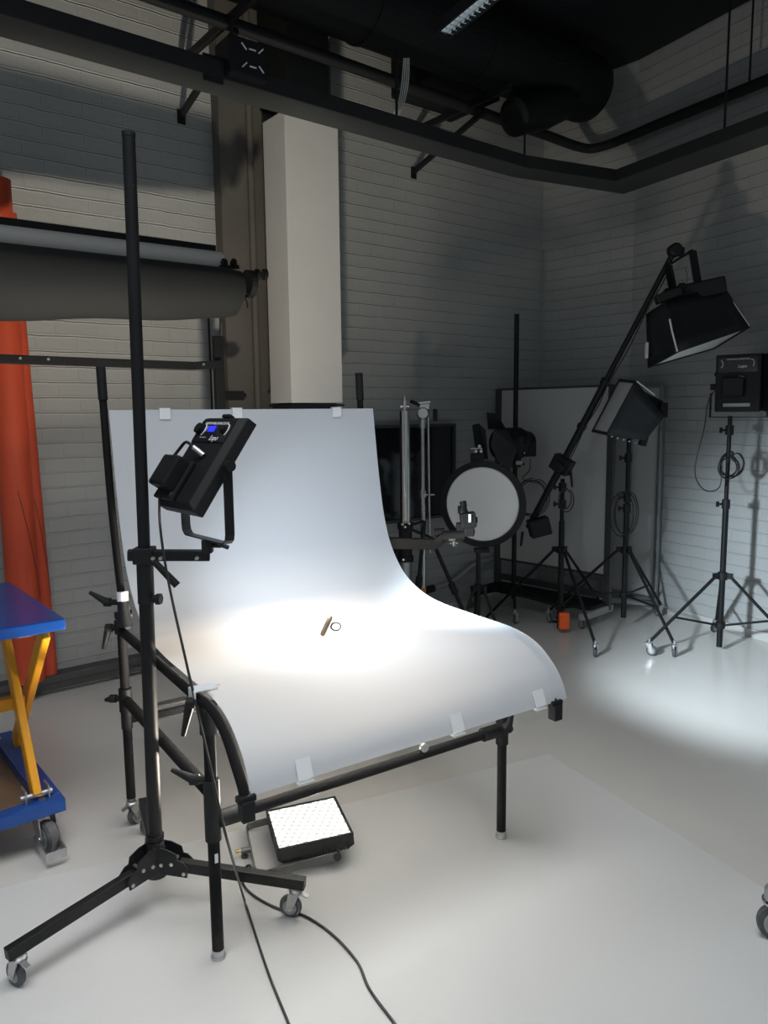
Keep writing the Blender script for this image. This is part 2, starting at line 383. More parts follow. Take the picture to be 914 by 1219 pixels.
rods = [(W(3.05, .93, 3.27), 3.72, 'short thin rod hanging the tray from the overhead rail near the corner'), (fl(862, 158, 3.27), CEIL, 'long thin black rod hanging the tray from the ceiling at the right'), (fl(892, 96, 3.72), CEIL, 'thin black rod hanging the curved rail from the ceiling, furthest right')]
for p, z2, lb in rods: tag(build('hanger_rod', MB().tube(p, V((p.x, p.y, z2)), .007, n=8), M['blackm'], origin=p), lb, 'rod', 'hanger rods')
# ducts
dc = V((1.50, 6.03, 4.0))
duct = thing('air_duct', 'fat round black air duct under the ceiling ending near the corner', 'duct', dc)
mb = MB(); c0 = dc + wd * .12
mb.lathe(c0 - wd * 5.2, wd, [(0, .235), (5.12, .235), (5.17, .225), (5.2, .185)], 40)
build('duct_pipe', mb, M['duct'], duct, bevel=0)
for k in range(5): build('duct_band', MB().lathe(c0 - wd * (.35 + k * .9), wd, [(0, .243), (.03, .243)], 40), M['duct'], duct)
nz = MB(); a_, b_ = at(668, 122, 5.75), at(610, 140, 5.45)
nz.lathe(b_, a_ - b_, [(0, .085), (.015, .125), ((a_ - b_).length * .6, .14), ((a_ - b_).length, .12)], 24)
build('duct_outlet', nz, M['duct'], duct)
d2 = thing('branch_duct', 'black rectangular duct box hanging beside the white cables', 'duct', fl(530, 80, 3.95))
q = fl(525, 75, 4.0); build('duct_box', MB().box(V((q.x, q.y, 4.02)), (.55, .45, .50), wd, wn, Z), M['duct'], d2, .02)
build('duct_collar', MB().box(V((q.x, q.y, 4.02)) + wd * .30, (.05, .50, .54), wd, wn, Z), M['duct'], d2, .005)
# louvre light
la, lb_ = V((.441, 5.418, 4.05)), V((.72, 4.90, 4.05))
ldir = (V((.629, 5.013, 0)) - V((.423, 5.401, 0))).normalized(); lsd = V((ldir.y, -ldir.x, 0)) * -1
lf = thing('louvre_light', 'slim black ceiling light with a silver louvre, unlit', 'ceiling light', V((.353, 4.334, 3.6)))
c1 = V((.353, 4.334, 3.6)); hl = MB()
hw = .040
hl.box(c1 + ldir * .7 + Z * .045, (1.46, 2 * hw + .02, .02), ldir, lsd, Z)
for sg in (-1, 1): hl.box(c1 + ldir * .7 + lsd * sg * (hw + .008) + Z * .02, (1.46, .012, .055), ldir, lsd, Z)
hl.box(c1 - ldir * .025 + Z * .02, (.012, 2 * hw, .055), ldir, lsd, Z)
build('housing', hl, M['ceil'], lf)
M['louvre'] = mat('silver louvre', (.8, .84, .86), .2, 1.0)
M['reflected_glow'] = mat('louvre reflector', (.7, .73, .75), .3, emit=(.75, .85, .95), es=.25)  # weak emission stands in for reflected light; the fixture itself is off
build('reflector', MB().box(c1 + ldir * .7 + Z * .03, (1.42, 2 * hw - .004, .006), ldir, lsd, Z), M['reflected_glow'], lf)
lv = MB()
for k in range(34):
    lv.box(c1 + ldir * (.01 + k * .042) + Z * .008, (.006, 2 * hw - .006, .03), ldir + Z * .5, lsd, Z - ldir * .5)
lv.box(c1 + ldir * .7 + Z * .008, (1.42, .004, .03), ldir, lsd, Z)
build('louvre', lv, M['louvre'], lf)
# white cables & black cable at the tray
wc = thing('white_cable_bundle', 'bundle of white cables drooping from the ceiling to the tray', 'cables', at(484, 62, 5.0))
for k, dx in enumerate((-.014, -.005, .004, .013)):
    pts = spline([at(484, 62, 5.0) + V((dx, 0, 0)), at(482.5, 95, 5.0) + V((dx * 1.4, 0, 0)), at(478, 120, 5.0) + V((dx * 1.2, .01 * k, 0)), at(470, 139, 5.0) + V((dx, 0, 0))])
    build('cable', MB().loft(pts, .0042, 8), M['print'], wc)
tag(build('ceiling_cable', MB().loft(spline([at(473, 50, 4.95), at(472, 80, 4.95), at(472, 140, 4.95)]), .009, 8), M['cable'], origin=at(473, 50, 4.95)), 'straight black cable dropping to the tray left of the white cables', 'cable')
# black box with white dashes on tray
bp0 = fl(298, 92, 3.22)
sp = thing('guard_lamp', 'small square black unit with white dashes standing on the tray', 'lamp', bp0)
X_, N_ = wd, wn; c = at(297, 73, bp0.y)
build('housing', MB().box(c + X_ * -.02 - N_ * .05, (.20, .16, .17), X_, N_, Z), M['blackm'], sp, .008)
dsh = MB()
for (x, z, a) in ((-.045, .045, -45), (0, .04, 0), (.045, .045, 45), (-.045, -.038, 45), (0, -.038, 0), (.045, -.038, -45)):
    r_ = math.radians(a); dsh.box(c + X_ * x + N_ * .033 + Z * z, (.036, .004, .006), X_ * math.cos(r_) + Z * math.sin(r_), N_, Z * math.cos(r_) - X_ * math.sin(r_))
build('dash', dsh, M['print'], sp)
fl_ = MB(); fl_.bar(c + X_ * -.17 - N_ * .05 + Z * .0, c + X_ * -.17 - N_ * .05 + Z * -.12, .10, .01, side=X_)
build('bracket', fl_, M['blackm'], sp)

# ------------------------------------------------------------------ backdrop roll rack at the left
FO = .55
def X1(u, v, off=FO):
    d = ray(u, v); p0 = L + wn * off; return CAM + d * ((p0 - CAM).dot(wn) / d.dot(wn))
rk = thing('backdrop_rack', 'black steel frame holding backdrop rolls against the left brick wall', 'rack', V((*X1(260, 487).xy, 0)))
pT, pB = X1(257, 375, .5), X1(262, 487, .5); sR = (pB - L).dot(wd)
build('upright', MB().bar(W(sR, .5, 0), W(sR, .5, 2.05), .055, .04, side=wd), M['blackm'], rk, .004)
build('upright', MB().bar(W(-1.6, .5, 0), W(-1.6, .5, 2.5), .055, .04, side=wd), M['blackm'], rk, .004)
zc = X1(100, 430, .5).z
mb = MB().bar(W(-1.6, .53, 1.885), W(sR - .17, .53, 1.875), .02, .045).bar(W(sR - .17, .53, 1.875), W(sR, .53, 1.89), .02, .045)
build('cross_bar', mb, M['blackm'], rk, .003)
bt = MB()
for s_ in (-.0, .12, .95): bt.tube(W(s_ - .12 if s_ else -.13, .54, 1.885), W(s_ - .12 if s_ else -.13, .548, 1.885), .007, n=10)
build('bolt', bt, M['steel'], rk)
tl, tr_ = X1(0, 266, .5), X1(256, 298, .5)
build('top_bar', MB().bar(tl - wd * 1.5, tr_, .03, .05), M['black'], rk, .003)
build('side_bracket', MB().box(X1(278, 471, .46), (.12, .04, .055), wd, wn, Z).tube(X1(289, 471, .46), X1(292, 471, .46), .016), M['black'], rk, .003)
build('spare_tube', MB().tube(X1(263, 385, .38), X1(266, 487, .38), .012), M['dgrey'], rk)
gr = thing('grey_backdrop_roll', 'slim grey backdrop roll lying just behind the charcoal roll', 'backdrop roll', X1(120, 290, .62))
g0, g1 = X1(0, 284, .585), X1(262, 312, .585)
build('roll', MB().tube(g0 - wd * 1.4, g1, .055, n=28), M['greyroll'], gr)
# charcoal roll
cr = thing('charcoal_backdrop_roll', 'thick charcoal backdrop roll sagging on the black rack', 'backdrop roll', X1(150, 330, .78))
pts, rs, prof = [], [], []
mb = MB(); n = 28; S0, S1 = -1.6, (X1(292, 350, .78) - L).dot(wd); ks = 26; ring = []
topL, botL = X1(0, 285, .78), X1(0, 379, .78); topR, botR = X1(296, 319, .78), X1(288, 378, .78)
vs = []
for i in range(ks + 1):
    t = i / ks; s_ = S0 + (S1 - S0) * t
    k = (s_ - (topL - L).dot(wd)) / (S1 - (topL - L).dot(wd))
    zt = topL.z + (topR.z - topL.z) * k; zb = botL.z + (botR.z - botL.z) * k + .006 * math.sin(s_ * 9)
    zm = (zt + zb) / 2; hh = (zt - zb) / 2; ww = hh * .62
    if i == ks: hh *= .92; ww *= .9
    for j in range(n):
        a = 2 * PI * j / n; y = math.cos(a) * ww; z = math.sin(a) * hh
        if z < 0: y *= 1 - .35 * (-z / hh) ** 2
        vs.append(W(s_ + (.0 if z > 0 else -.035 * (-z / hh)) * (1 if i == ks else 0), .72 + y, zm + z))
mb.add(vs, [(i * n + j, i * n + (j + 1) % n, (i + 1) * n + (j + 1) % n, (i + 1) * n + j) for i in range(ks) for j in range(n)], True)
mb.add(vs[-n:], [tuple(range(n))])
build('roll', mb, M['charcoal'], cr)
ec = X1(297, 338, .74)
mb = MB().lathe(ec - wd * .02, wd, [(0, .075), (.035, .075), (.04, .05)], 20)
build('end_cap', mb, M['blackm'], cr)
hk = MB().loft([ec + wd * .02, ec + wd * .02 + Z * .03, ec + wd * .05 + Z * .035, ec + wd * .05], .006, 8)
build('hook', hk, M['print'], cr)
kb = MB()
for u, v in ((306, 327), (315, 327)): q = X1(u, v, .74); kb.lathe(q - wd * .015, wd, [(0, .02), (.006, .032), (.022, .032), (.03, .02)], 14)
build('knob', kb, M['black'], cr)
kb = MB()
for u, v in ((267, 314), (278, 314)): q = X1(u, v, .66); kb.lathe(q - wd * .015, wd, [(0, .015), (.006, .028), (.022, .028), (.03, .015)], 14)
kb.bar(X1(262, 318, .66), X1(284, 318, .66), .02, .02)
build('clamp', kb, M['black'], cr)
build('strap', MB().loft([X1(291, 352, .76), X1(294, 360, .76), X1(295, 367, .76)], .004, 6).loft([X1(288, 349, .76), X1(299, 350, .76)], .004, 6), M['black'], cr)

# orange rolls
def oroll(name, s_, n_, r, z1, label, lean=0):
    t = thing(name, label, 'paper roll', W(s_, n_, .121), 'orange paper rolls')
    a, b = W(s_, n_, .121), W(s_ + lean, n_, z1)
    build('paper', MB().loft([a + (b - a) * k / 6 for k in range(7)], [r, r, r * .99, r * 1.0, r * .98, r * .99, r], 32, False), M['orange'], t)
    mb = MB().loft([a, a + (b - a) * .001], r * .99, 32); mb.tube(a + (b - a) * .985, a + (b - a) * .99, r * .97)
    build('core', mb, M['card'], t)
    ln = MB(); d = []
    for k in range(20):
        tt = k / 19; ang = math.radians(-95 + 70 * tt); p = a + (b - a) * (.40 - .22 * tt); d.append(p + (wd * math.cos(ang) * -1 * -1 + wn * -math.sin(ang)) * (r + .0005))
    build('paper_edge', ln.loft(d, .0018, 6), M['card'], t)
    return t
so = (X1(15, 600, .1) - L).dot(wd)
oroll('orange_paper_roll', -.10, .10, .085, 2.83, 'tall orange paper roll standing upright against the brick wall at the far left')
oroll('orange_paper_roll', .02, .05, .045, 2.68, 'shorter thinner red-orange roll just right of and behind the tall orange roll', -.05)

# ------------------------------------------------------------------ blue lift table
lt0 = fl(78, 949, .2)
ldX = (fl(0, 967, .2) - lt0); ldX.z = 0; ldX.normalize()          # along the front edge, to the left
ldY = V((-.62, .785, 0)); ldY = (ldY - ldX * ldY.dot(ldX)); ldY.normalize()
if ldY.y < 0: ldY = -ldY
bb = fl(11, 692, .881) - fl(78, 736, .881); bb.z = 0
ldY = bb.normalized(); ldX = V((-ldY.y, ldY.x, 0));
if ldX.x > 0: ldX = -ldX
lt = thing('lift_table', 'blue scissor lift trolley with yellow crossed arms at the left edge', 'lift table', V((lt0.x, lt0.y, 0)))
LW, LL = .62, .80
def T(a, b, z): return V((lt0.x, lt0.y, 0)) + ldX * a + ldY * b + Z * z
tc_ = fl(78, 736, .883); tc_.z = .862
build('tabletop', MB().box(tc_ + ldX * LW / 2 + ldY * LL / 2, (LW, LL, .042), ldX, ldY, Z), M['blue'], lt, .006)
fr = MB()
for b_ in (.03, LL - .03): fr.box(T(LW / 2, b_, .172), (LW, .06, .05), ldX, ldY, Z)
for a_ in (.04, LW - .04): fr.box(T(a_, LL / 2, .172), (.08, LL - .12, .05), ldX, ldY, Z)
build('base_frame', fr, M['blue'], lt, .004)
build('base_plate', MB().box(T(LW / 2, LL / 2, .155), (LW - .12, LL - .1, .008), ldX, ldY, Z), M['wood'], lt)
def arm(a_, b0, z0, b1, z1, nm='scissor_arm'):
    return build(nm, MB().bar(T(a_, b0, z0), T(a_, b1, z1), .030, .062, side=ldX), M['yellow'], lt, .006)
def fa(u, v, a_):   # pixel -> (b, z) on the vertical plane a = a_
    d = ray(u, v); p0 = T(a_, 0, 0); q = CAM + d * ((p0 - CAM).dot(ldX) / d.dot(ldX)); return (q - p0).dot(ldY), q.z
arm(.085, .06, .21, .42, .84); arm(.025, .03, .83, .60, .22)
arm(LW - .085, .06, .21, .42, .84); arm(LW - .055, .06, .83, .60, .22)
build('cross_tube', MB().bar(T(.05, .30, .50), T(LW - .05, .30, .50), .04, .05), M['yellow'], lt, .006)
build('hydraulic_tube', MB().tube(T(.25, .15, .22), T(.25, .36, .55), .022), M['steel'], lt)
pv = MB()
for a_ in (.045, .125): pv.box(T(a_, .07, .215), (.006, .06, .06), ldX, ldY, Z)
pv.tube(T(.03, .06, .215), T(.14, .06, .215), .011, n=12); pv.tube(T(.03, .06, .825), T(.11, .06, .825), .011, n=12)
build('pivot_bracket', pv, M['steel'], lt)
build('sticker', MB().box(T(.30, -.0005, .172), (.12, .002, .012), ldX, ldY, Z), M['print'], lt)
for a_, b_ in ((.07, .05), (.07, LL - .06), (LW - .07, .05), (LW - .07, LL - .06)):
    c_ = caster(lt, T(a_, b_, 0), math.atan2(-ldY.y, -ldY.x) + .2, 1.62, 1.3)
q = T(.05, .02, .06)
bk = MB()
for sg in (-1, 1): bk.box(T(.07 + sg * .033, -.02, .045), (.006, .16, .035), ldX, ldY, Z)
bk.box(T(.07, -.10, .045), (.072, .006, .035), ldX, ldY, Z)
build('brake_guard', bk, M['steel'], lt, .001)

# ------------------------------------------------------------------ floor sheet
fa_, fb_, fc_ = fl(653, 898), fl(0, 1058), fl(900, 1052)
e1 = (fb_ - fa_).normalized(); e2 = (fc_ - fa_).normalized()
tag(build('floor_sheet', MB().prism([fa_, fa_ + e1 * 3.4, fa_ + e1 * 3.4 + e2 * 3.4, fa_ + e2 * 3.4], (0, 0, .0015)), M['sheetfl'], origin=fa_), 'large pale grey vinyl sheet lying flat on the glossy floor under the table', 'floor sheet')

# ------------------------------------------------------------------ still life shooting table
A = V((-.506, 2.072, 0)); ex = V((.831, .556, 0)).normalized(); ey = V((-ex.y, ex.x, 0))
def Q(x, y, z): return A + ex * x + ey * y + Z * z
LB = 1.127
st = thing('shooting_table', 'still life shooting table with a large curved translucent white sheet', 'table', A)
prof = [(-.284, .628), (-.268, .672), (-.225, .73), (-.14, .788), (-.02, .814), (.2, .817), (.40, .822), (.54, .845), (.67, .905), (.765, 1.01), (.82, 1.14), (.855, 1.30), (.880, 1.46), (.902, 1.618)]
pc = spline([V((0, y, z)) for y, z in prof], 8)
NX = 24; x0, x1 = .0, 1.158
vs, fs = [], []
for p in pc:
    for i in range(NX + 1): vs.append(Q(x0 + (x1 - x0) * i / NX, p.y, p.z + .004))
for r_ in range(len(pc) - 1):
    for i in range(NX): a = r_ * (NX + 1) + i; fs.append((a, a + 1, a + NX + 2, a + NX + 1))
mb = MB(); mb.add(vs, fs, True); sheet = build('curved_sheet', mb, M['sheet'], st)
TR = .0175
def side_tube(x, nm):
    pts = spline([Q(x, .935, 1.765), Q(x, .925, 1.60), Q(x, .897, 1.30), Q(x, .86, 1.10), Q(x, .825, .95)], 6)
    build('back_tube', MB().loft(pts, [.013] * 2 + [.014] * (len(pts) - 2), 14), M['tube'], st)
    build('top_grip', MB().tube(Q(x, .928, 1.66), Q(x, .936, 1.78), .017), M['blackm'], st)
    build('back_bracket', MB().loft([Q(x, .81, .955), Q(x, .81, .89), Q(x, .80, .83)], [.017, .020, .030], 14), M['blackm'], st)
    build('white_ring', MB().tube(Q(x, .812, .958), Q(x, .809, .925), .0205), M['clip'], st)
    build('side_rail', MB().tube(Q(x, .86, .80), Q(x, -.01, .793), .016), M['tube'], st)
    pts = spline([Q(x, -.0, .797), Q(x, -.08, .79), Q(x, -.16, .755), Q(x, -.225, .69), Q(x, -.262, .65), Q(x, -.278, .61)], 6)
    build('front_tube', MB().loft(pts, .014, 14), M['tube'], st)
    build('end_clamp', MB().box(Q(x, -.281, .597), (.036, .036, .055), ex, ey, Z).box(Q(x, -.279, .628), (.050, .028, .018), ex, ey, Z), M['blackm'], st, .004)
side_tube(-.012, 'l'); side_tube(LB - .02, 'r')
def leg(x, y, z0, z1, rear=False):
    l = build('leg', MB().tube(Q(x, y, z0), Q(x, y, z1), TR, n=20), M['tube'], st)
    return l
leg(0, 0, .012, .80); leg(LB, 0, .012, .78); leg(0, .895, .115, .82); leg(LB, .895, .115, .82)
for x in (0, LB):
    build('foot_pad', MB().lathe(Q(x, 0, 0), Z, [(0, .020), (.010, .022), (.014, .019), (.03, .0185)], 20), M['steel'], st)
    caster(st, Q(x, .895, 0), .9, 1.0)
    # joint sleeves
    for y_, za, zb, r_ in ((0, .70, .785, .026), (0, .375, .56, .0235), (.895, .47, .56, .025), (.895, .78, .83, .026), (.895, .40, .472, .021)):
        build('sleeve', MB().tube(Q(x, y_, za), Q(x, y_, zb), r_, n=20), M['blackm'], st)
    build('side_brace', MB().tube(Q(x, .03, .515), Q(x, .87, .515), .019, n=18), M['tube'], st)
build('front_brace', MB().tube(Q(.03, 0, .432), Q(LB - .03, 0, .432), .017, n=18), M['tube'], st)
for x, d in ((.02, 1), (LB - .02, -1)): build('brace_joint', MB().tube(Q(x, 0, .432), Q(x + d * .075, 0, .432), .025, n=18), M['blackm'], st)
build('rear_brace', MB().tube(Q(.02, .895, .43), Q(LB, .895, .43), .013, n=14), M['tube'], st)
build('middle_rod', MB().tube(Q(-.0, .55, .60), Q(LB, .55, .60), .010, n=12).tube(Q(0, .50, .575), Q(LB, .50, .575), .008, n=12), M['tube'], st)
def knob(p, d, ln, m=None):       # clamping handle: boss and a tapering lever
    p = V(p); d = V(d).normalized(); x, y, _ = frame_of(d)
    mb = MB().tube(p - y * .0, p + d * .012, .013, n=14)
    mb.loft([p + d * .0, p + d * ln * .35, p + d * ln], [.014, .010, .006], 10)
    return build('clamp_lever', mb, M['blackm'], st)
def arm_lever(p, out, d, ln):
    p, out, d = V(p), V(out).normalized(), V(d).normalized()
    mb = MB().tube(p, p + out * .05, .011, n=12).tube(p + out * .035, p + out * .06, .016, n=14)
    e = p + out * .05; mb.loft([e, e + d * ln * .5, e + d * ln], [.0145, .0105, .0065], 10)
    build('clamp_lever', mb, M['blackm'], st)
camx = V((1, 0, 0))
arm_lever(Q(0, 0, .56), -camx, V((-.75, 0, .38)), .07)          # front leg, left
arm_lever(Q(0, 0, .79), -camx * .6, V((-.25, 0, -1)), .10)
arm_lever(Q(0, .895, .80), -camx, V((-.3, 0, -1)), .085)
arm_lever(Q(0, .895, .90), -camx, V((-.8, 0, .5)), .075)
arm_lever(Q(0, .895, .52), -camx, V((-.5, 0, -.1)), .03)
arm_lever(Q(LB, 0, .455), V((.3, -1, 0)), V((.25, 0, 1)), .07)
arm_lever(Q(LB + .015, -.12, .72), V((.0, 0, -1)), V((.0, 0, -1)), .07)
build('joint_block', MB().box(Q(0, .85, .86), (.035, .05, .10), ex, ey, Z).tube(Q(-.03, .86, .86), Q(.03, .86, .86), .014), M['blackm'], st, .004)
build('joint_block', MB().box(Q(0, .02, .785), (.045, .08, .035), ex, ey, Z), M['blackm'], st, .004)
build('metal_clip_ring', MB().lathe(Q(.755, -.02, .463), ey, [(0, .016), (.012, .016), (.012, .007), (.0, .007)], 18), M['steel'], st)
build('leg_label', MB().box(Q(.0, -.0178, .325) , (.010, .001, .028), ex, ey, Z), M['print'], st)
def sheet_at(y):   # height of the sheet at depth y, front part and back part
    return min(pc, key=lambda p: abs(p.y - y))
def clip_front(x, w=.045):
    i = 3; p, q = pc[1], pc[9]
    n_ = V((0, -(q.z - p.z), q.y - p.y)).normalized()
    c = (p + q) / 2; mbx = MB()
    o = Q(x, c.y, c.z) + ey * n_.y * .009 + Z * (n_.z * .009 + .004)
    mbx.box(o, (w, (q - p).length * 1.05, .003), ex, ey * (q.y - p.y) + Z * (q.z - p.z), ey * n_.y + Z * n_.z)
    mbx.box(Q(x, -.287, .628), (w, .018, .004), ex, ey, Z)
    build('sheet_clip', mbx, M['clip'], st)
for x in (.155, .68, 1.03): clip_front(x)
def clip_back(x, w=.042):
    build('sheet_clip', MB().box(Q(x, .893, 1.606), (w, .003, .04), ex, ey, Z).box(Q(x, .91, 1.606), (w, .003, .04), ex, ey, Z).box(Q(x, .9015, 1.627), (w, .02, .003), ex, ey, Z), M['clip'], st)
for x in (.205, .50, .965): clip_back(x)
build('sheet_clip', MB().loft([Q(-.03, .03, .80), Q(-.02, .03, .824), Q(.05, .03, .826)], .002, 6).box(Q(.0, .03, .826), (.07, .05, .003), ex, ey, Z).box(Q(-.034, .03, .805), (.004, .05, .04), ex, ey, Z), M['clip'], st)

# item being photographed
it0 = fl(390.5, 757.5, .823)
it = thing('wooden_peg', 'small tan wooden peg leaning on a clear ring at the bright spot', 'product', it0)
build('stick', MB().loft([it0 + V((-.022, -.01, .006)), it0 + V((-.018, -.006, .012)), it0 + V((.008, .0, .066)), it0 + V((.011, .002, .073))], [.006, .009, .009, .006], 14), M['tan'], it)
ring = [it0 + V((.028 + .017 * math.cos(a), .0, .035 + .014 * math.sin(a))) for a in [k * 2 * PI / 24 for k in range(25)]]
build('ring', MB().loft(ring, .0035, 8), M['dgrey'], it)
build('wire', MB().loft([it0 + V((.045, 0, .045)), it0 + V((.085, .03, .05))], .0006, 6), M['steel'], it)

# ------------------------------------------------------------------ foreground wheeled stand
SC = V((-.757, 2.319, 0)); ends = [V((-1.049, 1.953, 0)), V((-.283, 2.25, 0)), V((-.938, 2.755, 0))]
ws = thing('rolling_stand', 'tall black column stand on three flat legs with casters, left foreground', 'light stand', SC)
for i, e in enumerate(ends):
    d = (e - SC); d.normalize(); 
    build('leg', MB().bar(SC + d * .08 + Z * .150, e + d * .02 + Z * .118, .030, .036), M['black'], ws, .003)
    caster(ws, e - d * .012, [2.6, 2.9, 1.2][i], 1.0)
    x_ = V((-d.y, d.x, 0))
    g_ = MB()
    for sg in (-1, 1):
        pl_ = [SC + d * a + Z * z + x_ * sg * .022 for a, z in ((.0, .13), (.115, .122), (.12, .155), (.10, .175), (.085, .178), (.08, .20), (.045, .215), (.0, .22))]
        g_.prism(pl_, x_ * sg * .004)
    build('hinge_plate', g_, M['blackm'], ws)
    b_ = MB()
    for a, z in ((.03, .16), (.065, .165), (.105, .135)): b_.tube(SC + d * a - x_ * .029 + Z * z, SC + d * a + x_ * .029 + Z * z, .006, n=10)
    build('bolt', b_, M['steel'], ws)
pt = at(153, 160, 2.319)
axis = (pt - (SC + Z * .14)); axis.normalize(); base = SC + Z * .14
def on(z): return base + axis * ((z - .14) / axis.z)
build('hub', MB().lathe(base - axis * .03, axis, [(0, .035), (.05, .038), (.07, .03), (.10, .030), (.12, .026)], 24), M['blackm'], ws)
build('lower_column', MB().tube(on(.16), on(1.06), .0225, n=24), M['black'], ws)
build('collar', MB().tube(on(1.02), on(1.19), .0255, n=24), M['blackm'], ws); build('collar', MB().tube(on(.235), on(.25), .028, n=20), M['blackm'], ws)
build('upper_column', MB().tube(on(1.06), on(2.405), .0185, n=24), M['black'], ws)
build('top_cap', MB().tube(on(2.40), on(2.412), .0195, n=24), M['blackm'], ws)
build('knob', MB().tube(on(1.035), on(1.035) + V((.04, -.01, 0)), .012, n=12).tube(on(1.035) + V((.035, -.01, 0)), on(1.035) + V((.05, -.012, 0)), .018, n=6), M['blackm'], ws)
aE = at(250, 661, 2.36); aS = on(1.172)
build('side_arm', MB().bar(aS - (aE - aS).normalized() * .05, aE, .03, .034).box(aS, (.06, .06, .05)), M['blackm'], ws, .004)
hd = MB().loft([at(183, 668, 2.27), at(211, 697, 2.27)], [.010, .012], 10)
build('lever', hd, M['blackm'], ws)
sb = MB()
for u in (183, 192, 235): q = at(u, 664, 2.29); sb.tube(q, q + V((0, -.015, 0)), .005, n=8)
build('screw', sb, M['steel'], ws)

# ------------------------------------------------------------------ LED panel on the stand
def led_panel(root, c, X, Y, N, w, h, d, face_mat, facing_label=None):
    """X right, Y up, N = direction the light goes."""
    bx_ = MB(); o = c; ch = .022
    out = [(-w / 2, -h / 2), (w / 2, -h / 2), (w / 2, h / 2 - 0), (-w / 2, h / 2)]
    def ringp(sx, sy, dn): return [o + X * a * sx + Y * b * sy + N * dn for a, b in out]
    r1, r2, r3 = ringp(1, 1, d / 2), ringp(1, 1, -d * .15), ringp(.86, .90, -d / 2)
    vs_ = r1 + r2 + r3
    fs_ = [(0, 1, 2, 3), (11, 10, 9, 8)] + [(i, (i + 1) % 4, (i + 1) % 4 + 4, i + 4) for i in range(4)] + [(i + 4, (i + 1) % 4 + 4, (i + 1) % 4 + 8, i + 8) for i in range(4)]
    bx_.add(vs_, fs_); build('housing', bx_, M['blackm'], root, .003)
    fm = MB(); z_ = d / 2 + .001
    fm.quad([o + X * a * .93 + Y * b * .93 + N * z_ for a, b in out])
    build('led_face', fm, face_mat, root, uv=lambda p: ((p - o).dot(X) / w, (p - o).dot(Y) / w))
pc0 = at(243, 552, 2.35)
spot = V((-.05, 2.74, .82))
az_, el_ = math.radians(50), math.radians(35.5)
N1 = V((math.sin(az_) * math.cos(el_), math.cos(az_) * math.cos(el_), -math.sin(el_)))
X1_ = N1.cross(Z).normalized(); Y1_ = X1_.cross(N1).normalized()
if Y1_.z < 0: Y1_ = -Y1_
lp = thing('led_panel_light', 'black square LED panel with a blue display aimed at the curved table', 'light', at(243, 655, 2.35))
pw, ph, pd = .25, .33, .055
M['led1'] = led_mat('led face cool', (.93, .97, 1.0), 3.0, .8)
led_panel(lp, pc0, X1_, Y1_, N1, pw, ph, pd, M['led1'])
# back side: display strip, knobs, battery, vents (front is hidden from us)
bk0 = pc0 - N1 * (pd / 2 + .001)
def B(x, y, n=0): return bk0 + X1_ * x + Y1_ * y - N1 * n
RX = X1_ if X1_.dot(Rt) > 0 else -X1_
build('control_plate', MB().box(B(0, .100, .001), (pw * .82, .078, .003), X1_, Y1_, N1), M['glassdark'], lp)
build('display', MB().box(B(-.012, .108, .0035), (.040, .020, .002), X1_, Y1_, N1), M['screenblue'], lp)
text(lp, 'SUPERPANEL DUALCOLOR', B(.002, .128, .0034), RX, Y1_, .0125, M['print'])
text(lp, 'Lupo', B(.034, .074, .0034), RX, Y1_, .026, M['print'], shear=.35)
mk = MB()
for sx, a0, a1 in ((-.068, -60, 75), (.078, -50, 100)):
    pts = [B(sx + .016 * math.cos(math.radians(a)), .103 + .022 * math.sin(math.radians(a)), .0034) for a in [a0 + (a1 - a0) * k / 10 for k in range(11)]]
    mk.loft(pts, .0018, 6)
mk.loft([B(-.048, .098, .0034), B(-.042, .118, .0034)], .0012, 6)
for k in range(4): mk.box(B(-.055 + .011 * k, .076, .0034), (.006, .002, .0006), X1_, Y1_, N1)
build('dial_marks', mk, M['print'], lp)
build('knob', MB().lathe(B(-.086, .105, 0), -N1, [(0, .019), (.016, .018), (.018, .014)], 20), M['black'], lp)
build('knob', MB().lathe(B(.066, .105, 0), -N1, [(0, .013), (.014, .012), (.016, .009)], 20), M['black'], lp)
vt = MB()
for k in range(14): vt.box(B(.097, .085 - .0165 * k, .0005) + N1 * .006, (.026, .005, .004), X1_ - N1 * -.3, Y1_, N1)
build('vents', vt, M['black'], lp)
build('battery', MB().box(B(-.045, -.075, .035), (.105, .105, .050), X1_, Y1_, N1), M['black'], lp, .008)
build('battery_plate', MB().box(B(-.045, -.085, .008), (.125, .135, .016), X1_, Y1_, N1), M['blackm'], lp, .004)
build('latch_screw', MB().tube(B(.0, -.135, 0), B(.0, -.135, .02), .007, n=12).tube(B(-.11, -.115, 0), B(-.11, -.115, .02), .006, n=12), M['chrome'], lp)
build('power_plug', MB().tube(B(.035, .012, .002), B(.004, .022, .03), .009, n=12), M['steel'], lp)
build('plug_cable', MB().loft(spline([B(.004, .022, .03), B(-.03, .03, .045), B(-.06, .005, .04), B(-.07, -.03, .04)]), .005, 8), M['cable'], lp)
build('top_grip', MB().box(pc0 + Y1_ * (ph / 2 + .002) - N1 * .01, (.05, .012, .02), X1_, Y1_, N1), M['blackm'], lp, .003)
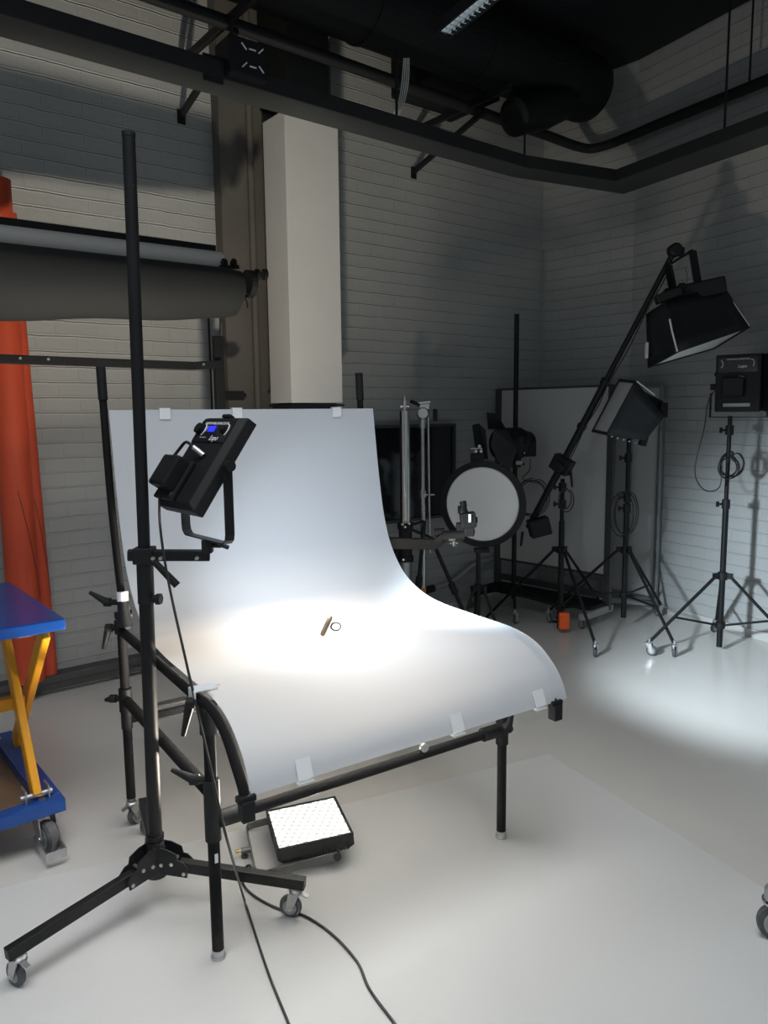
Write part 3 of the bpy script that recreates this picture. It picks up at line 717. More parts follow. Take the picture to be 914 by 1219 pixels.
# yoke
yb = pc0 - Z * .235; hx = V((X1_.x, X1_.y, 0)).normalized() * (pw / 2 + .022)
yk = MB()
ypts = spline([pc0 + hx * 1.0 + Z * .0, pc0 + hx - Z * .2, pc0 + hx * .88 - Z * .235], 4)
for sgn in (1, -1):
    h_ = hx * sgn
    pts = [pc0 + h_ - Z * .0, pc0 + h_ - Z * .205, pc0 + h_ * .97 - Z * .222, pc0 + h_ * .88 - Z * .233, pc0 + h_ * .8 - Z * .235]
    for a, b in zip(pts, pts[1:]): yk.bar(a, b, .030, .004, side=hx.cross(Z))
yk.bar(pc0 + hx * .82 - Z * .235, pc0 - hx * .82 - Z * .235, .030, .004, side=hx.cross(Z))
build('yoke', yk, M['black'], lp)
build('yoke_knob', MB().tube(pc0 + hx, pc0 + hx * 1.16, .016, n=12).tube(pc0 - hx, pc0 - hx * 1.16, .016, n=12), M['blackm'], lp)
build('spigot', MB().box(yb - Z * .022, (.032, .032, .045)).tube(yb - Z * .02, yb + V((.045, -.01, -.02)), .008, n=10).box(yb + V((.055, -.01, -.022)), (.030, .008, .014), (1, 0, -.4), (0, 1, 0), (.4, 0, 1)), M['blackm'], lp, .003)
# cable from the panel down past the stand to the floor
q0 = B(-.10, -.12, .01)
cb1 = spline([q0, at(190, 620, 2.24), at(200, 690, 2.2), at(222, 790, 2.1), at(243, 880, 2.02), at(263, 970, 1.97), at(273, 1010, 1.99), fl(288, 1062, .05), fl(300, 1100, .008), fl(320, 1160, .006), fl(345, 1222, .006), fl(352, 1240, .006)], 8)
tag(build('power_cable', MB().loft(cb1, .0038, 8), M['cable'], origin=q0), 'thin black cable hanging from the upper LED panel to the floor', 'cable')
cq = at(265.5, 978, 1.965)
# ------------------------------------------------------------------ LED panel on the floor
c4 = [V((-.494, 2.753, 0)), V((-.254, 2.823, 0)), V((-.118, 2.547, 0)), V((-.374, 2.517, 0))]
fc = (c4[0] + c4[1] + c4[2] + c4[3]) / 4 + V((.018, -.01, 0))
fx = V((math.cos(math.radians(16)), math.sin(math.radians(16)), 0)); fy = V((-fx.y, fx.x, 0))
fN = (Z + V((-.07, .03, 0))).normalized(); fx2 = (fx - fN * fx.dot(fN)).normalized(); fy2 = fN.cross(fx2)
fp = thing('floor_led_panel', 'lit square LED panel lying face up on the floor under the table', 'light', fc)
M['led2'] = led_mat('led face warm', (1.0, .97, .90), 1.9, .45)
led_panel(fp, fc + Z * .068, fx2, fy2, fN, .275, .305, .06, M['led2'])
bz = MB(); o_ = fc + Z * .068 + fN * .031
for sx in (-1, 1): bz.box(o_ + fx2 * sx * .1335, (.008, .305, .006), fx2, fy2, fN)
for sy in (-1, 1): bz.box(o_ + fy2 * sy * .1485, (.275, .008, .006), fx2, fy2, fN)
build('bezel', bz, M['blackm'], fp)
vt = MB()
for k in range(9): vt.box(fc + Z * .062 - fy2 * .1535 + fx2 * (.02 + .0115 * k), (.005, .004, .030), fx2, fy2, fN)
build('vents', vt, M['black'], fp)
build('foot', MB().box(fc + Z * .014 + fx2 * .03, (.12, .18, .028), fx2, fy2, Z), M['blackm'], fp, .004)
pvt = fc + Z * .058 - fy * .155 + fx * .07; yk = MB()
y0_ = fc + Z * .03 - fy * .160 - fx * .225
pa, pb_, pc_, pd_ = pvt, pvt * 1, None, None
A1 = fc - fy * .168 + fx * .07 + Z * .052; A2 = fc - fy * .168 - fx * .215 + Z * .028; A3 = fc + fy * .168 - fx * .215 + Z * .028; A4 = fc + fy * .168 + fx * .07 + Z * .052
A2a, A2b = A2 + fx * .03, A2 + fy * .03; A3a, A3b = A3 - fy * .03, A3 + fx * .03
for a, b in ((A1, A2a), (A2a, A2 + fx * .009 + fy * .009), (A2 + fx * .009 + fy * .009, A2b), (A2b, A3a), (A3a, A3 + fx * .009 - fy * .009), (A3 + fx * .009 - fy * .009, A3b), (A3b, A4)):
    yk.bar(a, b, .005, .028)
build('yoke', yk, M['dgrey'], fp)
build('yoke_knob', MB().tube(A1 + fy * .02, A1 - fy * .012, .014, n=12).tube(A4 - fy * .02, A4 + fy * .012, .014, n=12), M['blackm'], fp)
sm = (A2 + A3) / 2 - fx * .002
build('spigot', MB().lathe(sm - fx * .055, fx, [(0, .006), (.012, .008), (.014, .004), (.022, .004), (.024, .008), (.055, .008)], 14), M['brass'], fp)
build('spigot_sleeve', MB().tube(sm - fx * .032, sm + fx * .006, .011, n=14).tube(sm - fx * .02, sm - fx * .02 - Z * .025, .006, n=8).tube(sm - fx * .02 - Z * .02, sm - fx * .02 - Z * .026, .014, n=10), M['dgrey'], fp)
cb2 = spline([A2 + V((.0, .01, -.005)), fl(296, 1030, .04), fl(289, 1042, .012), fl(291, 1055, .006), fl(305, 1068, .006), fl(330, 1081, .006), fl(362, 1090, .006), fl(395, 1112, .006), fl(425, 1145, .006), fl(440, 1178, .006), fl(470, 1219, .006), fl(480, 1235, .006)], 8)
tag(build('power_cable', MB().loft(cb2, .0042, 8), M['cable'], origin=A2), 'black cable snaking over the floor from the lit floor panel', 'cable')

# ------------------------------------------------------------------ background tripod stands
def stand(label, base, feet, hubz, lowz, colr, topz, name='light_stand', colbot=.03, mid=None, group=None, legr=.0105, midc=.45, cz=.09, collars=(), braces=True):
    base = V((base[0], base[1], 0)); t = thing(name, label, 'light stand', base, group)
    build('column', MB().tube(base + Z * colbot, base + Z * (mid or topz), colr, n=16), M['black'], t)
    if mid: build('riser', MB().tube(base + Z * mid, base + Z * topz, colr * .72, n=14), M['black'], t)
    build('hub', MB().tube(base + Z * (hubz - .02), base + Z * (hubz + .025), colr * 1.7, n=16), M['blackm'], t)
    for x_, y_, wheel in feet:
        f = V((x_, y_, 0)); d = (f - base).normalized(); s0 = base + d * colr * 2.6 + Z * hubz; e0 = f + Z * (cz if wheel else .012)
        lg = MB().tube(s0, e0, legr, n=12); lg.box(base + d * colr * 2 + Z * (hubz + .004), (.05, .03, .035), d, V((-d.y, d.x, 0)), Z)
        build('leg', lg, M['black'], t)
        if braces:
            mpt = s0 + (e0 - s0) * midc
            mpt = s0 + (e0 - s0) * .62
            build('brace', MB().bar(base + d * colr + Z * lowz, mpt, .008, .014), M['black'], t)
        if wheel: caster(t, f, math.atan2(d.y, d.x) + 2.4, .95)
    if braces: build('lower_collar', MB().tube(base + Z * (lowz - .02), base + Z * (lowz + .02), colr * 1.6, n=14), M['blackm'], t)
    for z in collars:
        build('clamp_collar', MB().tube(base + Z * (z - .03), base + Z * (z + .03), colr * 1.35, n=14), M['blackm'], t)
        build('knob', MB().tube(base + Z * z, base + Z * z - camx * .05, .007, n=8).box(base + Z * z - camx * .055, (.016, .012, .035)), M['blackm'], t)
    return t, base
def ztop(px, py, y): return at(px, py, y).z
def coil(parent, c, r, n, tilt=.0, seed=1, name='cable_coil', sq=1.15, X=(1, 0, 0)):
    rnd = random.Random(seed); pts = []; X = V(X)
    for k in range(n):
        ox, oz, rr = rnd.uniform(-.25, .25) * r, rnd.uniform(-.35, .1) * r, r * rnd.uniform(.75, 1.15)
        for j in range(14): a = 2 * PI * j / 14 + PI / 2; pts.append(V(c) + X * (ox + rr * math.cos(a)) + Z * (oz + rr * sq * math.sin(a)) + V((0, -.02 + .006 * k, 0)))
    return build(name, MB().loft(spline(pts, 3), .0042, 6), M['cable'], parent)

# right stand with the head pointing away
b1 = V((2.23, 4.92, 0))
s1, b1 = stand('black caster stand at the right edge carrying the softbox pointing away', b1, [(1.735, 4.846, 1), (2.40, 5.36, 1), (2.62, 4.68, 1)], ztop(860, 686, 4.92), ztop(858, 744, 4.92), .019, ztop(872, 495, 4.92), mid=ztop(868, 600, 4.92), collars=(ztop(866, 600, 4.92), ztop(871, 512, 4.92)))
coil(s1, b1 + Z * ztop(870, 553, 4.92) + camx * .012, .072, 6, seed=4, sq=1.05)
build('cable_drop', MB().loft(spline([at(853, 462, 4.85), at(843, 478, 4.85), at(838, 510, 4.85), at(827, 560, 4.85), at(838, 583, 4.85), at(856, 580, 4.85), at(860, 550, 4.85)]), .0038, 8), M['cable'], s1)
# head 3 (facing right / away)
def head_box(root, c, X, Y, N, w, h, d):
    b = MB(); b.box(c, (w, h, d), X, Y, N); build('housing', b, M['blackm'], root, .008)
h3 = thing('led_panel_light', 'black LED head seen from its control side on the right edge stand', 'light', at(872, 492, 4.92))
hc = at(880, 456, 4.9)
HN = V((.80, -.15, .06)).normalized(); HN = V((.62, .78, .05)).normalized(); HX = V((.80, -.60, 0)); HX = (HX - HN * HX.dot(HN)).normalized(); HY = HN.cross(HX).normalized() * -1
if HY.z < 0: HY = -HY
head_box(h3, hc, HX, HY, HN, .27, .36, .09)
def H(x, y, n): return hc + HX * x + HY * y - HN * (.046 + n)
build('control_plate', MB().box(H(0, .115, .002), (.23, .09, .004), HX, HY, HN), M['glassdark'], h3)
text(h3, 'SUPERPANEL DUALCOLOR', H(.0, .150, .0045), HX, HY, .011, M['print'])
text(h3, 'Lupo', H(.025, .105, .0045), HX, HY, .026, M['print'], shear=.3)
mk = MB()
for sx, a0, a1 in ((-.105, -70, 80), (.078, -50, 110)):
    mk.loft([H(sx + .016 * math.cos(math.radians(a)), .122 + .024 * math.sin(math.radians(a)), .0045) for a in [a0 + (a1 - a0) * k / 10 for k in range(11)]], .002, 6)
build('dial_marks', mk, M['print'], h3)
build('battery', MB().box(H(-.02, -.02, .02), (.13, .12, .04), HX, HY, HN), M['black'], h3, .008)
build('power_plug', MB().tube(H(.01, .04, .0), H(.04, .035, .03), .009, n=12), M['steel'], h3)
build('lower_rail', MB().box(H(.0, -.135, .006), (.16, .022, .012), HX, HY, HN), M['grey'], h3, .002)
build('side_knob', MB().tube(H(-.14, -.02, -.04), H(-.17, -.02, -.04), .02, n=12).tube(H(-.135, .06, -.04), H(-.15, .06, -.04), .01, n=12), M['blackm'], h3)
hyk = MB()
hxh = V((HX.x, HX.y, 0)).normalized() * .17
for sgn in (1, -1): hyk.bar(hc + hxh * sgn - Z * .06, hc + hxh * sgn - Z * .215, .03, .006, side=hxh.cross(Z))
hyk.bar(hc + hxh * 1.02 - Z * .215, hc - hxh * 1.02 - Z * .215, .03, .006, side=hxh.cross(Z))
build('yoke', hyk, M['black'], h3)
def frustum_soft(root, back, front, lipw=.04, seam=None, fab='fabric', dif='diff'):
    """back, front: 4 matching corners; open box of cloth with a lip and a diffusion sheet inside."""
    back = [V(p) for p in back]; front = [V(p) for p in front]; cen = sum(front, V()) / 4; bc = sum(back, V()) / 4
    axis_ = (cen - bc).normalized(); mb = MB()
    for i in range(4):
        j = (i + 1) % 4; a, b, c, d = back[i], back[j], front[j], front[i]
        nn = (b - a).cross(d - a).normalized(); nn = nn if nn.dot((a + c) / 2 - (cen + bc) / 2) > 0 else -nn
        NS = 5; vs = []
        for u in range(NS + 1):
            for w in range(NS + 1):
                s_, t_ = u / NS, w / NS; p = (a * (1 - s_) + b * s_) * (1 - t_) + (d * (1 - s_) + c * s_) * t_
                p = p - nn * .02 * math.sin(PI * s_) * math.sin(PI * t_); vs.append(p)
        mb.add(vs, [(u * (NS + 1) + w, (u + 1) * (NS + 1) + w, (u + 1) * (NS + 1) + w + 1, u * (NS + 1) + w + 1) for u in range(NS) for w in range(NS)], True)
    mb.quad(back)
    sh = build('shell', mb, M[fab], root)
    so_ = sh.modifiers.new('solid', 'SOLIDIFY'); so_.thickness = .004; so_.offset = 0
    lip = MB()
    for i in range(4):
        j = (i + 1) % 4; lip.quad([front[i], front[j], front[j] + (cen - front[j]) * lipw * 2, front[i] + (cen - front[i]) * lipw * 2])
    lo = build('lip', lip, M[fab], root); s2 = lo.modifiers.new('solid', 'SOLIDIFY'); s2.thickness = .006; s2.offset = 0
    ins = MB().quad([p + (cen - p) * .02 + (bc - cen) * .02 for p in front])
    do = build('diffuser', ins, M[dif], root); s3 = do.modifiers.new('solid', 'SOLIDIFY'); s3.thickness = .002
    for i in (seam or ()):
        build('piping', MB().loft([back[i] + (front[i] - back[i]) * .25, front[i]], .0045, 6), M['print'], root)
f3 = [H(x, y, -.06) for x, y in ((-.15, -.20), (.15, -.20), (.15, .20), (-.15, .20))]
f4 = [hc + HN * .36 + HX * x + HY * y for x, y in ((-.30, -.33), (.30, -.33), (.30, .33), (-.30, .33))]
sb3 = thing('softbox', 'black nylon softbox cut by the right frame edge, opening turned away', 'softbox', hc + HN * .1)
HD = V((.85, -.50, -.03)).normalized(); fd = V((-.50, -.85, 0)).normalized()
def S3(a, b, c): return hc + HX * .05 + HD * a + fd * b + Z * c
bk_ = [S3(.06, -.22, -.17), S3(.10, .02, -.17), S3(.10, .02, .18), S3(.06, -.22, .18)]
fr_ = [S3(.36, -.19, -.26), S3(.36, .32, -.22), S3(.36, .32, .24), S3(.36, -.19, .24)]
frustum_soft(sb3, bk_, fr_)

# stand 2 with left-facing softbox
s2, b2 = stand('black stand with casters in front of the whiteboards, carrying the tilted softbox', (1.745, 5.42), [(1.879, 4.79, 1), (2.16, 5.80, 1), (1.25, 5.66, 1)], ztop(752, 655, 5.42), ztop(752, 708, 5.42), .020, ztop(758, 520, 5.42), colbot=.10, mid=ztop(755, 600, 5.42), collars=(ztop(756, 545, 5.42), ztop(755, 592, 5.42), ztop(754, 605, 5.42)))
coil(s2, b2 + Z * ztop(750, 610, 5.42) - camx * .02, .075, 3, seed=5, sq=1.9)
def U3(lst): return [at(u, v, y) for u, v, y in lst]
sb2 = thing('softbox', 'tilted black softbox facing left in front of the whiteboards', 'softbox', at(768, 525, 5.42))
frustum_soft(sb2, U3([(789, 478, 5.42), (789, 498, 5.30), (768, 524, 5.32), (764, 510, 5.45)]), U3([(737, 451, 5.45), (757, 453, 5.05), (722, 518, 5.05), (704, 514, 5.45)]), lipw=.05)
build('piping', MB().loft(U3([(758, 454, 5.04), (779, 470, 5.20)]), .005, 6), M['print'], sb2)
build('tilt_joint', MB().tube(at(764, 530, 5.40), at(769, 512, 5.38), .03, n=12).box(at(789, 488, 5.37), (.05, .06, .10)), M['blackm'], sb2, .004)
mb = MB()
for k in range(5): q = at(728 + 7 * k, 519.5 + 1.9 * k, 5.04); mb.tube(q - camx * .006, q + camx * .006, .006, n=8)
build('eyelet', mb, M['steel'], sb2)

# stand 3 with boom
s3, b3 = stand('black boom stand with casters left of the tilted softbox stand', (1.285, 5.44), [(1.369, 4.806, 1), (1.72, 5.95, 1), (.79, 5.78, 0)], ztop(666, 655, 5.44), ztop(665, 722, 5.44), .021, ztop(668, 570, 5.44), colbot=.02, mid=ztop(667, 620, 5.44), collars=(ztop(667, 600, 5.44), ztop(667, 580, 5.44)))
coil(s3, at(672, 592, 5.40), .055, 2, seed=9, sq=1.6)
bm_ = thing('boom_arm', 'long black boom arm slanting up from the boom stand to the raised softbox', 'boom arm', at(669, 552, 5.40))
b0_, b1_ = at(629, 628, 5.55), at(803, 298, 4.95)
bd_ = (b1_ - b0_).normalized()
def bo(t): return b0_ + (b1_ - b0_) * t
build('lower_tube', MB().tube(b0_, bo(.56), .024, n=16), M['black'], bm_)
build('upper_tube', MB().tube(bo(.5), b1_, .018, n=16), M['black'], bm_)
for a_, b_ in ((.395, .41), (.555, .575)): build('clamp_collar', MB().tube(bo(a_), bo(b_), .033, n=14), M['blackm'], bm_)
build('pivot_clamp', MB().box(at(669, 553, 5.38), (.11, .09, .14), bd_, bd_.cross(Z), bd_.cross(Z).cross(bd_)).tube(at(662, 556, 5.28), at(676, 556, 5.46), .035, n=14).loft([at(679, 560, 5.36), at(681, 580, 5.36)], [.012, .007], 8), M['blackm'], bm_, .008)
build('tip_clamp', MB().lathe(b1_ - V((0, .04, 0)), (0, 1, 0), [(0, .03), (.01, .042), (.07, .042), (.08, .03)], 16).box(b1_ + V((.03, 0, -.01)), (.05, .05, .05)), M['blackm'], bm_, .003)
cw = at(632, 630, 5.50)
build('counterweight', MB().box(cw + bd_ * .02 + camx * .05, (.15, .12, .13), (1, 0, .25), (0, 1, 0), (-.25, 0, 1)).loft([at(622, 633, 5.45), at(620, 650, 5.45)], [.012, .009], 8), M['blackm'], bm_, .008)
cbp = [bo(t) + Rt * .03 * (1 if i % 2 else .6) - V((0, .03, 0)) for i, t in enumerate((.18, .3, .4, .48, .56, .68, .8, .95))]
build('cable', MB().loft(spline(cbp, 6), .0045, 6), M['cable'], bm_)
sb1 = thing('softbox', 'large black softbox hanging from the boom tip, opening downwards', 'softbox', at(825, 350, 4.9))
tp = [(769, 374, 5.05), (797, 356, 4.78), (862, 341, 4.92), (836, 352, 5.2)]
btm = [(771, 438, 5.05), (806, 419, 4.62), (893, 389, 4.80), (851, 415, 5.22)]
frustum_soft(sb1, U3(tp), U3(btm), lipw=.045)
build('piping', MB().loft(U3([(797, 380, 4.70), (800, 395, 4.665), (806, 418, 4.61)]), .006, 6), M['print'], sb1)
build('side_piping', MB().loft(U3([(871, 357, 4.88), (892, 388, 4.79)]), .003, 6), M['print'], sb1)
hd1 = thing('led_panel_light', 'black LED head on a yoke above the boom softbox', 'light', at(830, 345, 4.98))
cH = at(824, 349, 4.98)
build('housing', MB().box(cH, (.36, .26, .10), V((1, -.25, .18)), V((.25, 1, 0)), V((-.18, 0, 1))), M['blackm'], hd1, .012)
build('driver_box', MB().box(at(795, 352, 4.78), (.15, .10, .05), V((1, -.2, .35)), V((.2, 1, 0)), V((-.35, 0, 1))), M['black'], hd1, .006)
yo = MB()
yp = [at(801, 345, 4.9), at(795, 316, 4.95), at(824, 298, 5.0), at(831, 340, 5.0)]
yo.bar(yp[0], yp[1], .05, .008, side=(1, 0, 0)).bar(yp[1] - bd_ * 0, yp[2], .03, .014, side=(0, 1, 0)).bar(yp[2], yp[3], .05, .008, side=(1, 0, 0))
build('yoke', yo, M['black'], hd1)
build('safety_wire', MB().loft(spline(U3([(797, 308, 4.9), (803, 338, 4.88), (812, 346, 4.85), (818, 335, 4.86), (816, 318, 4.88)])), .0015, 6), M['cable'], hd1)
build('plug', MB().tube(at(808, 340, 4.8), at(815, 339, 4.8), .014, n=10).tube(at(816, 342, 4.8), at(818, 347, 4.8), .006, n=8), M['blackm'], hd1)
build('battery_clip', MB().box(at(769.5, 417, 5.02), (.015, .03, .10)), M['print'], hd1, .002)
# orange counterweight bottle at the foot of the boom stand
ob = thing('orange_weight', 'bright orange plastic weight hanging at the foot of the boom stand', 'weight', fl(671, 752))
oc = at(671, 739, 5.36)
build('body', MB().box(oc, (.075, .05, .125)), M['orange2'], ob, .012)
build('ridges', MB().box(oc + V((0, -.026, 0)), (.05, .004, .10)), M['orange2'], ob, .002)
build('hook', MB().tube(at(658, 740, 5.38), at(664, 740, 5.40), .010, n=8).tube(at(667, 727, 5.40), at(671, 729, 5.38), .008, n=8), M['blackm'], ob)

# stand 5: tall pole with the fresnel
s5, b5 = stand('tall thin black pole stand behind the round reflector', (1.03, 5.95), [(.985, 5.62, 1), (.70, 6.12, 1), (1.34, 5.74, 1)], .20, .12, .019, ztop(614, 374, 5.95), collars=(), braces=False, colbot=.12, cz=.10)
fz = thing('fresnel_lamp', 'black fresnel lamp with open barn doors on the tall pole stand', 'light', at(608, 560, 5.8))
fcn = at(605, 528, 5.75); fN_ = V((-.80, -.45, .0)).normalized(); fS = V((fN_.y, -fN_.x, 0)) * -1
build('housing', MB().lathe(fcn + fN_ * .10, -fN_, [(0, .11), (.02, .12), (.20, .12), (.24, .10), (.30, .085)], 24), M['blackm'], fz)
build('lens', MB().lathe(fcn + fN_ * .102, fN_, [(0, .095), (.006, .09)], 24), M['glassdark'], fz)
bd = MB(); fe = fcn + fN_ * .12
bd.prism(U3([(579, 491, 5.6), (591, 492, 5.6), (602, 510, 5.7), (581, 511, 5.7)]), V((.0, .01, .0)))
bd.prism(U3([(562, 506, 5.55), (570, 504, 5.6), (578, 512, 5.6), (581, 547, 5.65), (567, 545, 5.55)]), V((.0, .01, 0)))
bd.prism(U3([(588, 511, 5.55), (604, 512, 5.6), (615, 535, 5.6), (607, 562, 5.6), (592, 548, 5.55), (584, 530, 5.55)]), V((.0, .012, 0)))
build('barn_door', bd, M['fabric'], fz)
build('driver_box', MB().box(at(629, 534, 5.8), (.10, .12, .12)), M['black'], fz, .012)
build('lamp_yoke', MB().bar(at(620, 520, 5.65), at(617, 556, 5.7), .03, .01, side=(1, 0, 0)).bar(at(600, 556, 5.8), at(624, 552, 5.8), .03, .02), M['black'], fz)
build('data_plate', MB().box(at(618, 551, 5.64), (.05, .004, .028)).box(at(624, 536, 5.7), (.012, .004, .05)), M['grey'], fz)
build('cable', MB().loft(spline(U3([(631, 546, 5.75), (630, 560, 5.75), (622, 570, 5.75), (640, 575, 5.75)])), .004, 6), M['cable'], fz)
coil(fz, at(634, 590, 5.8), .115, 3, seed=11)

# round reflector / lamp
s4, b4_ = stand('low black tripod stand carrying the round white disc', (.625, 4.98), [(.45, 4.85, 0), (.80, 4.85, 0), (.625, 5.25, 0)], ztop(573, 700, 4.98), .05, .016, ztop(573, 655, 4.98), colbot=.02, braces=False)
rd_ = thing('round_reflector', 'round white disc light with a black rim on a low tripod', 'light', at(573, 655, 4.95))
rc = at(574.5, 600, 4.95); rN = V((-.38, -.92, .02)).normalized(); 
build('rim', MB().lathe(rc - rN * .02, rN, [(0, .26), (.01, .285), (.04, .285), (.045, .245), (.03, .243)], 56), M['blackm'], rd_)
build('disc_face', MB().lathe(rc, rN, [(0, .246), (.012, .246), (.018, .236)], 56), M['diff'], rd_)
build('rear_mount', MB().box(at(573, 655, 4.98), (.10, .05, .03)).box(at(568, 545, 5.02), (.08, .08, .06)), M['blackm'], rd_, .004)
mb = MB(); 
for u, v in ((566, 537), (572, 537), (570, 531)): mb.tube(at(u, v, 5.0), at(u, v, 5.0) + V((0, -.03, 0)), .010, n=8)
mb.tube(at(560, 534, 5.0), at(574, 534, 5.0), .006, n=8)
build('tilt_fitting', mb, M['steel'], rd_)

# camera support arm of the table with clamp head
ca = thing('camera_arm', 'black accessory arm with a geared clamp head, jutting out behind the table', 'arm', at(455, 648, 3.9))
a0, a1 = at(440, 643, 3.75), at(530, 648.5, 3.75)
mb = MB(); dz = Z * .052; 
mb.prism([at(440, 640, 3.75), at(533, 643, 3.75), at(519, 654.5, 3.75), at(440, 653, 3.75)], (0, .04, 0))
build('bar', mb, M['black'], ca, .002)
hd = MB()
hd.loft([at(517, 634, 3.72), at(529, 633, 3.72)], .020, 12).tube(at(527, 638, 3.70), at(552, 637, 3.70), .026, n=14)
hd.box(at(523, 641, 3.70), (.05, .02, .025), (1, 0, .8), (0, 1, 0), (-.8, 0, 1))
build('clamp', hd, M['blackm'], ca)
build('clamp_screw', MB().tube(at(540, 642, 3.7), at(540, 650, 3.7), .010, n=10).tube(at(535, 646.5, 3.7), at(545, 646.5, 3.7), .006, n=8).tube(at(534, 641, 3.69), at(542, 641, 3.69), .013, n=10), M['chrome'], ca)
build('head_body', MB().box(at(557, 619, 3.70), (.075, .06, .075), (1, 0, .12), (0, 1, 0), (-.12, 0, 1)).box(at(558, 632, 3.70), (.05, .05, .05)).tube(at(562, 619, 3.70), at(568, 619, 3.70), .016, n=12).tube(at(560, 633, 3.70), at(565, 633, 3.70), .009, n=10).box(at(549, 627, 3.7), (.05, .04, .04)), M['blackm'], ca, .006)
build('grip', MB().loft([at(551, 610, 3.70), at(550, 603, 3.70), at(552, 602, 3.7), at(550.5, 597, 3.70)], [.026, .022, .016, .018], 14), M['black'], ca)
build('label_plate', MB().box(at(559, 617, 3.655), (.012, .002, .04)), M['print'], ca)

# chrome column and C-stand at the back
cs = thing('chrome_column_stand', 'thick polished steel column stand with black brackets behind the table', 'column stand', V((*at(482, 650, 5.2).xy, 0)))
cb_ = V((*at(482, 560, 5.2).xy, 0)); zt_ = ztop(481, 489, 5.2); zm_ = ztop(483, 624, 5.2)
build('chrome_tube', MB().tube(cb_ + Z * zm_, cb_ + Z * zt_, .036, n=28), M['chrome'], cs)
build('column_head', MB().tube(cb_ + Z * zt_, cb_ + Z * (zt_ + .07), .016, n=12).tube(cb_ + Z * (zt_ + .03) - camx * .03, cb_ + Z * (zt_ + .03) + camx * .03, .012, n=10).tube(cb_ + Z * (zt_ + .07), cb_ + Z * (zt_ + .1), .008, n=10), M['steel'], cs)
build('black_sleeve', MB().tube(cb_ + Z * ztop(484, 668, 5.2), cb_ + Z * zm_, .046, n=24), M['blackm'], cs)
build('collar', MB().tube(cb_ + Z * (zm_ - .03), cb_ + Z * (zm_ + .01), .062, n=6).tube(cb_ + Z * ztop(484, 668, 5.2), cb_ + Z * ztop(484, 662, 5.2), .062, n=6), M['blackm'], cs)
build('lower_tube', MB().tube(cb_ + Z * .10, cb_ + Z * ztop(484, 665, 5.2), .040, n=24), M['alu'], cs)
for a, b in (((513, 640), (556, 738)), ((505, 620), (494, 740)), ((470, 668), (452, 745))):
    p_, q_ = at(a[0], a[1], 5.15), fl(b[0], b[1] + 30 if False else b[1])
    p_ = at(a[0], a[1], 5.2); f_ = at(b[0], b[1], 5.15); f_.z = max(f_.z, .03)
    build('leg', MB().tube(cb_ + Z * (zm_ - .02), p_, .010, n=10).tube(p_, f_, .014, n=10).tube(p_ + (f_ - p_) * .55, p_ + (f_ - p_) * .68, .024, n=10), M['blackm'], cs)
bl = MB()
for du, dv in ((-3, 0), (5, -1), (0, 3)): q = at(482 + du, 624 + dv, 5.13); bl.tube(q, q + V((0, -.012, 0)), .009, n=8)
q = at(480, 666, 5.13); bl.tube(q, q + V((0, -.012, 0)), .009, n=8)
build('bolt', bl, M['chrome'], cs)
c2 = V((*at(503, 560, 5.45).xy, 0)); zt_ = ztop(503, 506, 5.45)
cst = thing('c_stand', 'slim chrome grip stand beside the thick steel column', 'light stand', c2)
build('column', MB().tube(c2 + Z * .13, c2 + Z * ztop(503, 600, 5.45), .019, n=18), M['chrome'], cst)
build('riser', MB().tube(c2 + Z * ztop(503, 600, 5.45), c2 + Z * (zt_ + .02), .015, n=18), M['steel'], cst)
build('collar', MB().tube(c2 + Z * (zt_ - .02), c2 + Z * (zt_ + .04), .025, n=14).tube(c2 + Z * ztop(503, 592, 5.45), c2 + Z * ztop(503, 584, 5.45), .024, n=14).tube(at(503, 589, 5.40), at(517, 589, 5.40), .006, n=8), M['steel'], cst)
gh = MB().lathe(at(503, 492, 5.45) - V((0, .04, 0)), (0, 1, 0), [(0, .035), (.02, .045), (.06, .045), (.08, .035)], 16)
gh.box(at(505, 483, 5.45), (.07, .05, .05)).tube(at(498, 480, 5.42), at(512, 478, 5.42), .014, n=12).tube(c2 + Z * zt_, at(503, 484, 5.45), .016, n=12)
build('grip_head', gh, M['steel'], cst, .003)
build('grip_knob', MB().box(at(494, 480, 5.42), (.075, .03, .025), (1, 0, -.45), (0, 1, 0), (.45, 0, 1)).box(at(518, 494, 5.42), (.03, .04, .085)), M['blackm'], cst, .006)
build('grip_arm', MB().tube(at(509.5, 497, 5.38), at(511.5, 658, 5.38), .0085, n=12), M['chrome'], cst)
build('tape', MB().tube(c2 + Z * ztop(501, 706, 5.45), c2 + Z * ztop(502, 699, 5.45), .0215, n=16), M['tape'], cst)
fb0 = MB()
for a in (0.4, 2.5, 4.6): d_ = V((math.cos(a), math.sin(a), 0)); fb0.tube(c2 + Z * .2, c2 + d_ * .12 + Z * .14, .012, n=8).tube(c2 + d_ * .12 + Z * .14, c2 + d_ * .36 + Z * .015, .012, n=8)
build('leg', fb0, M['steel'], cst)

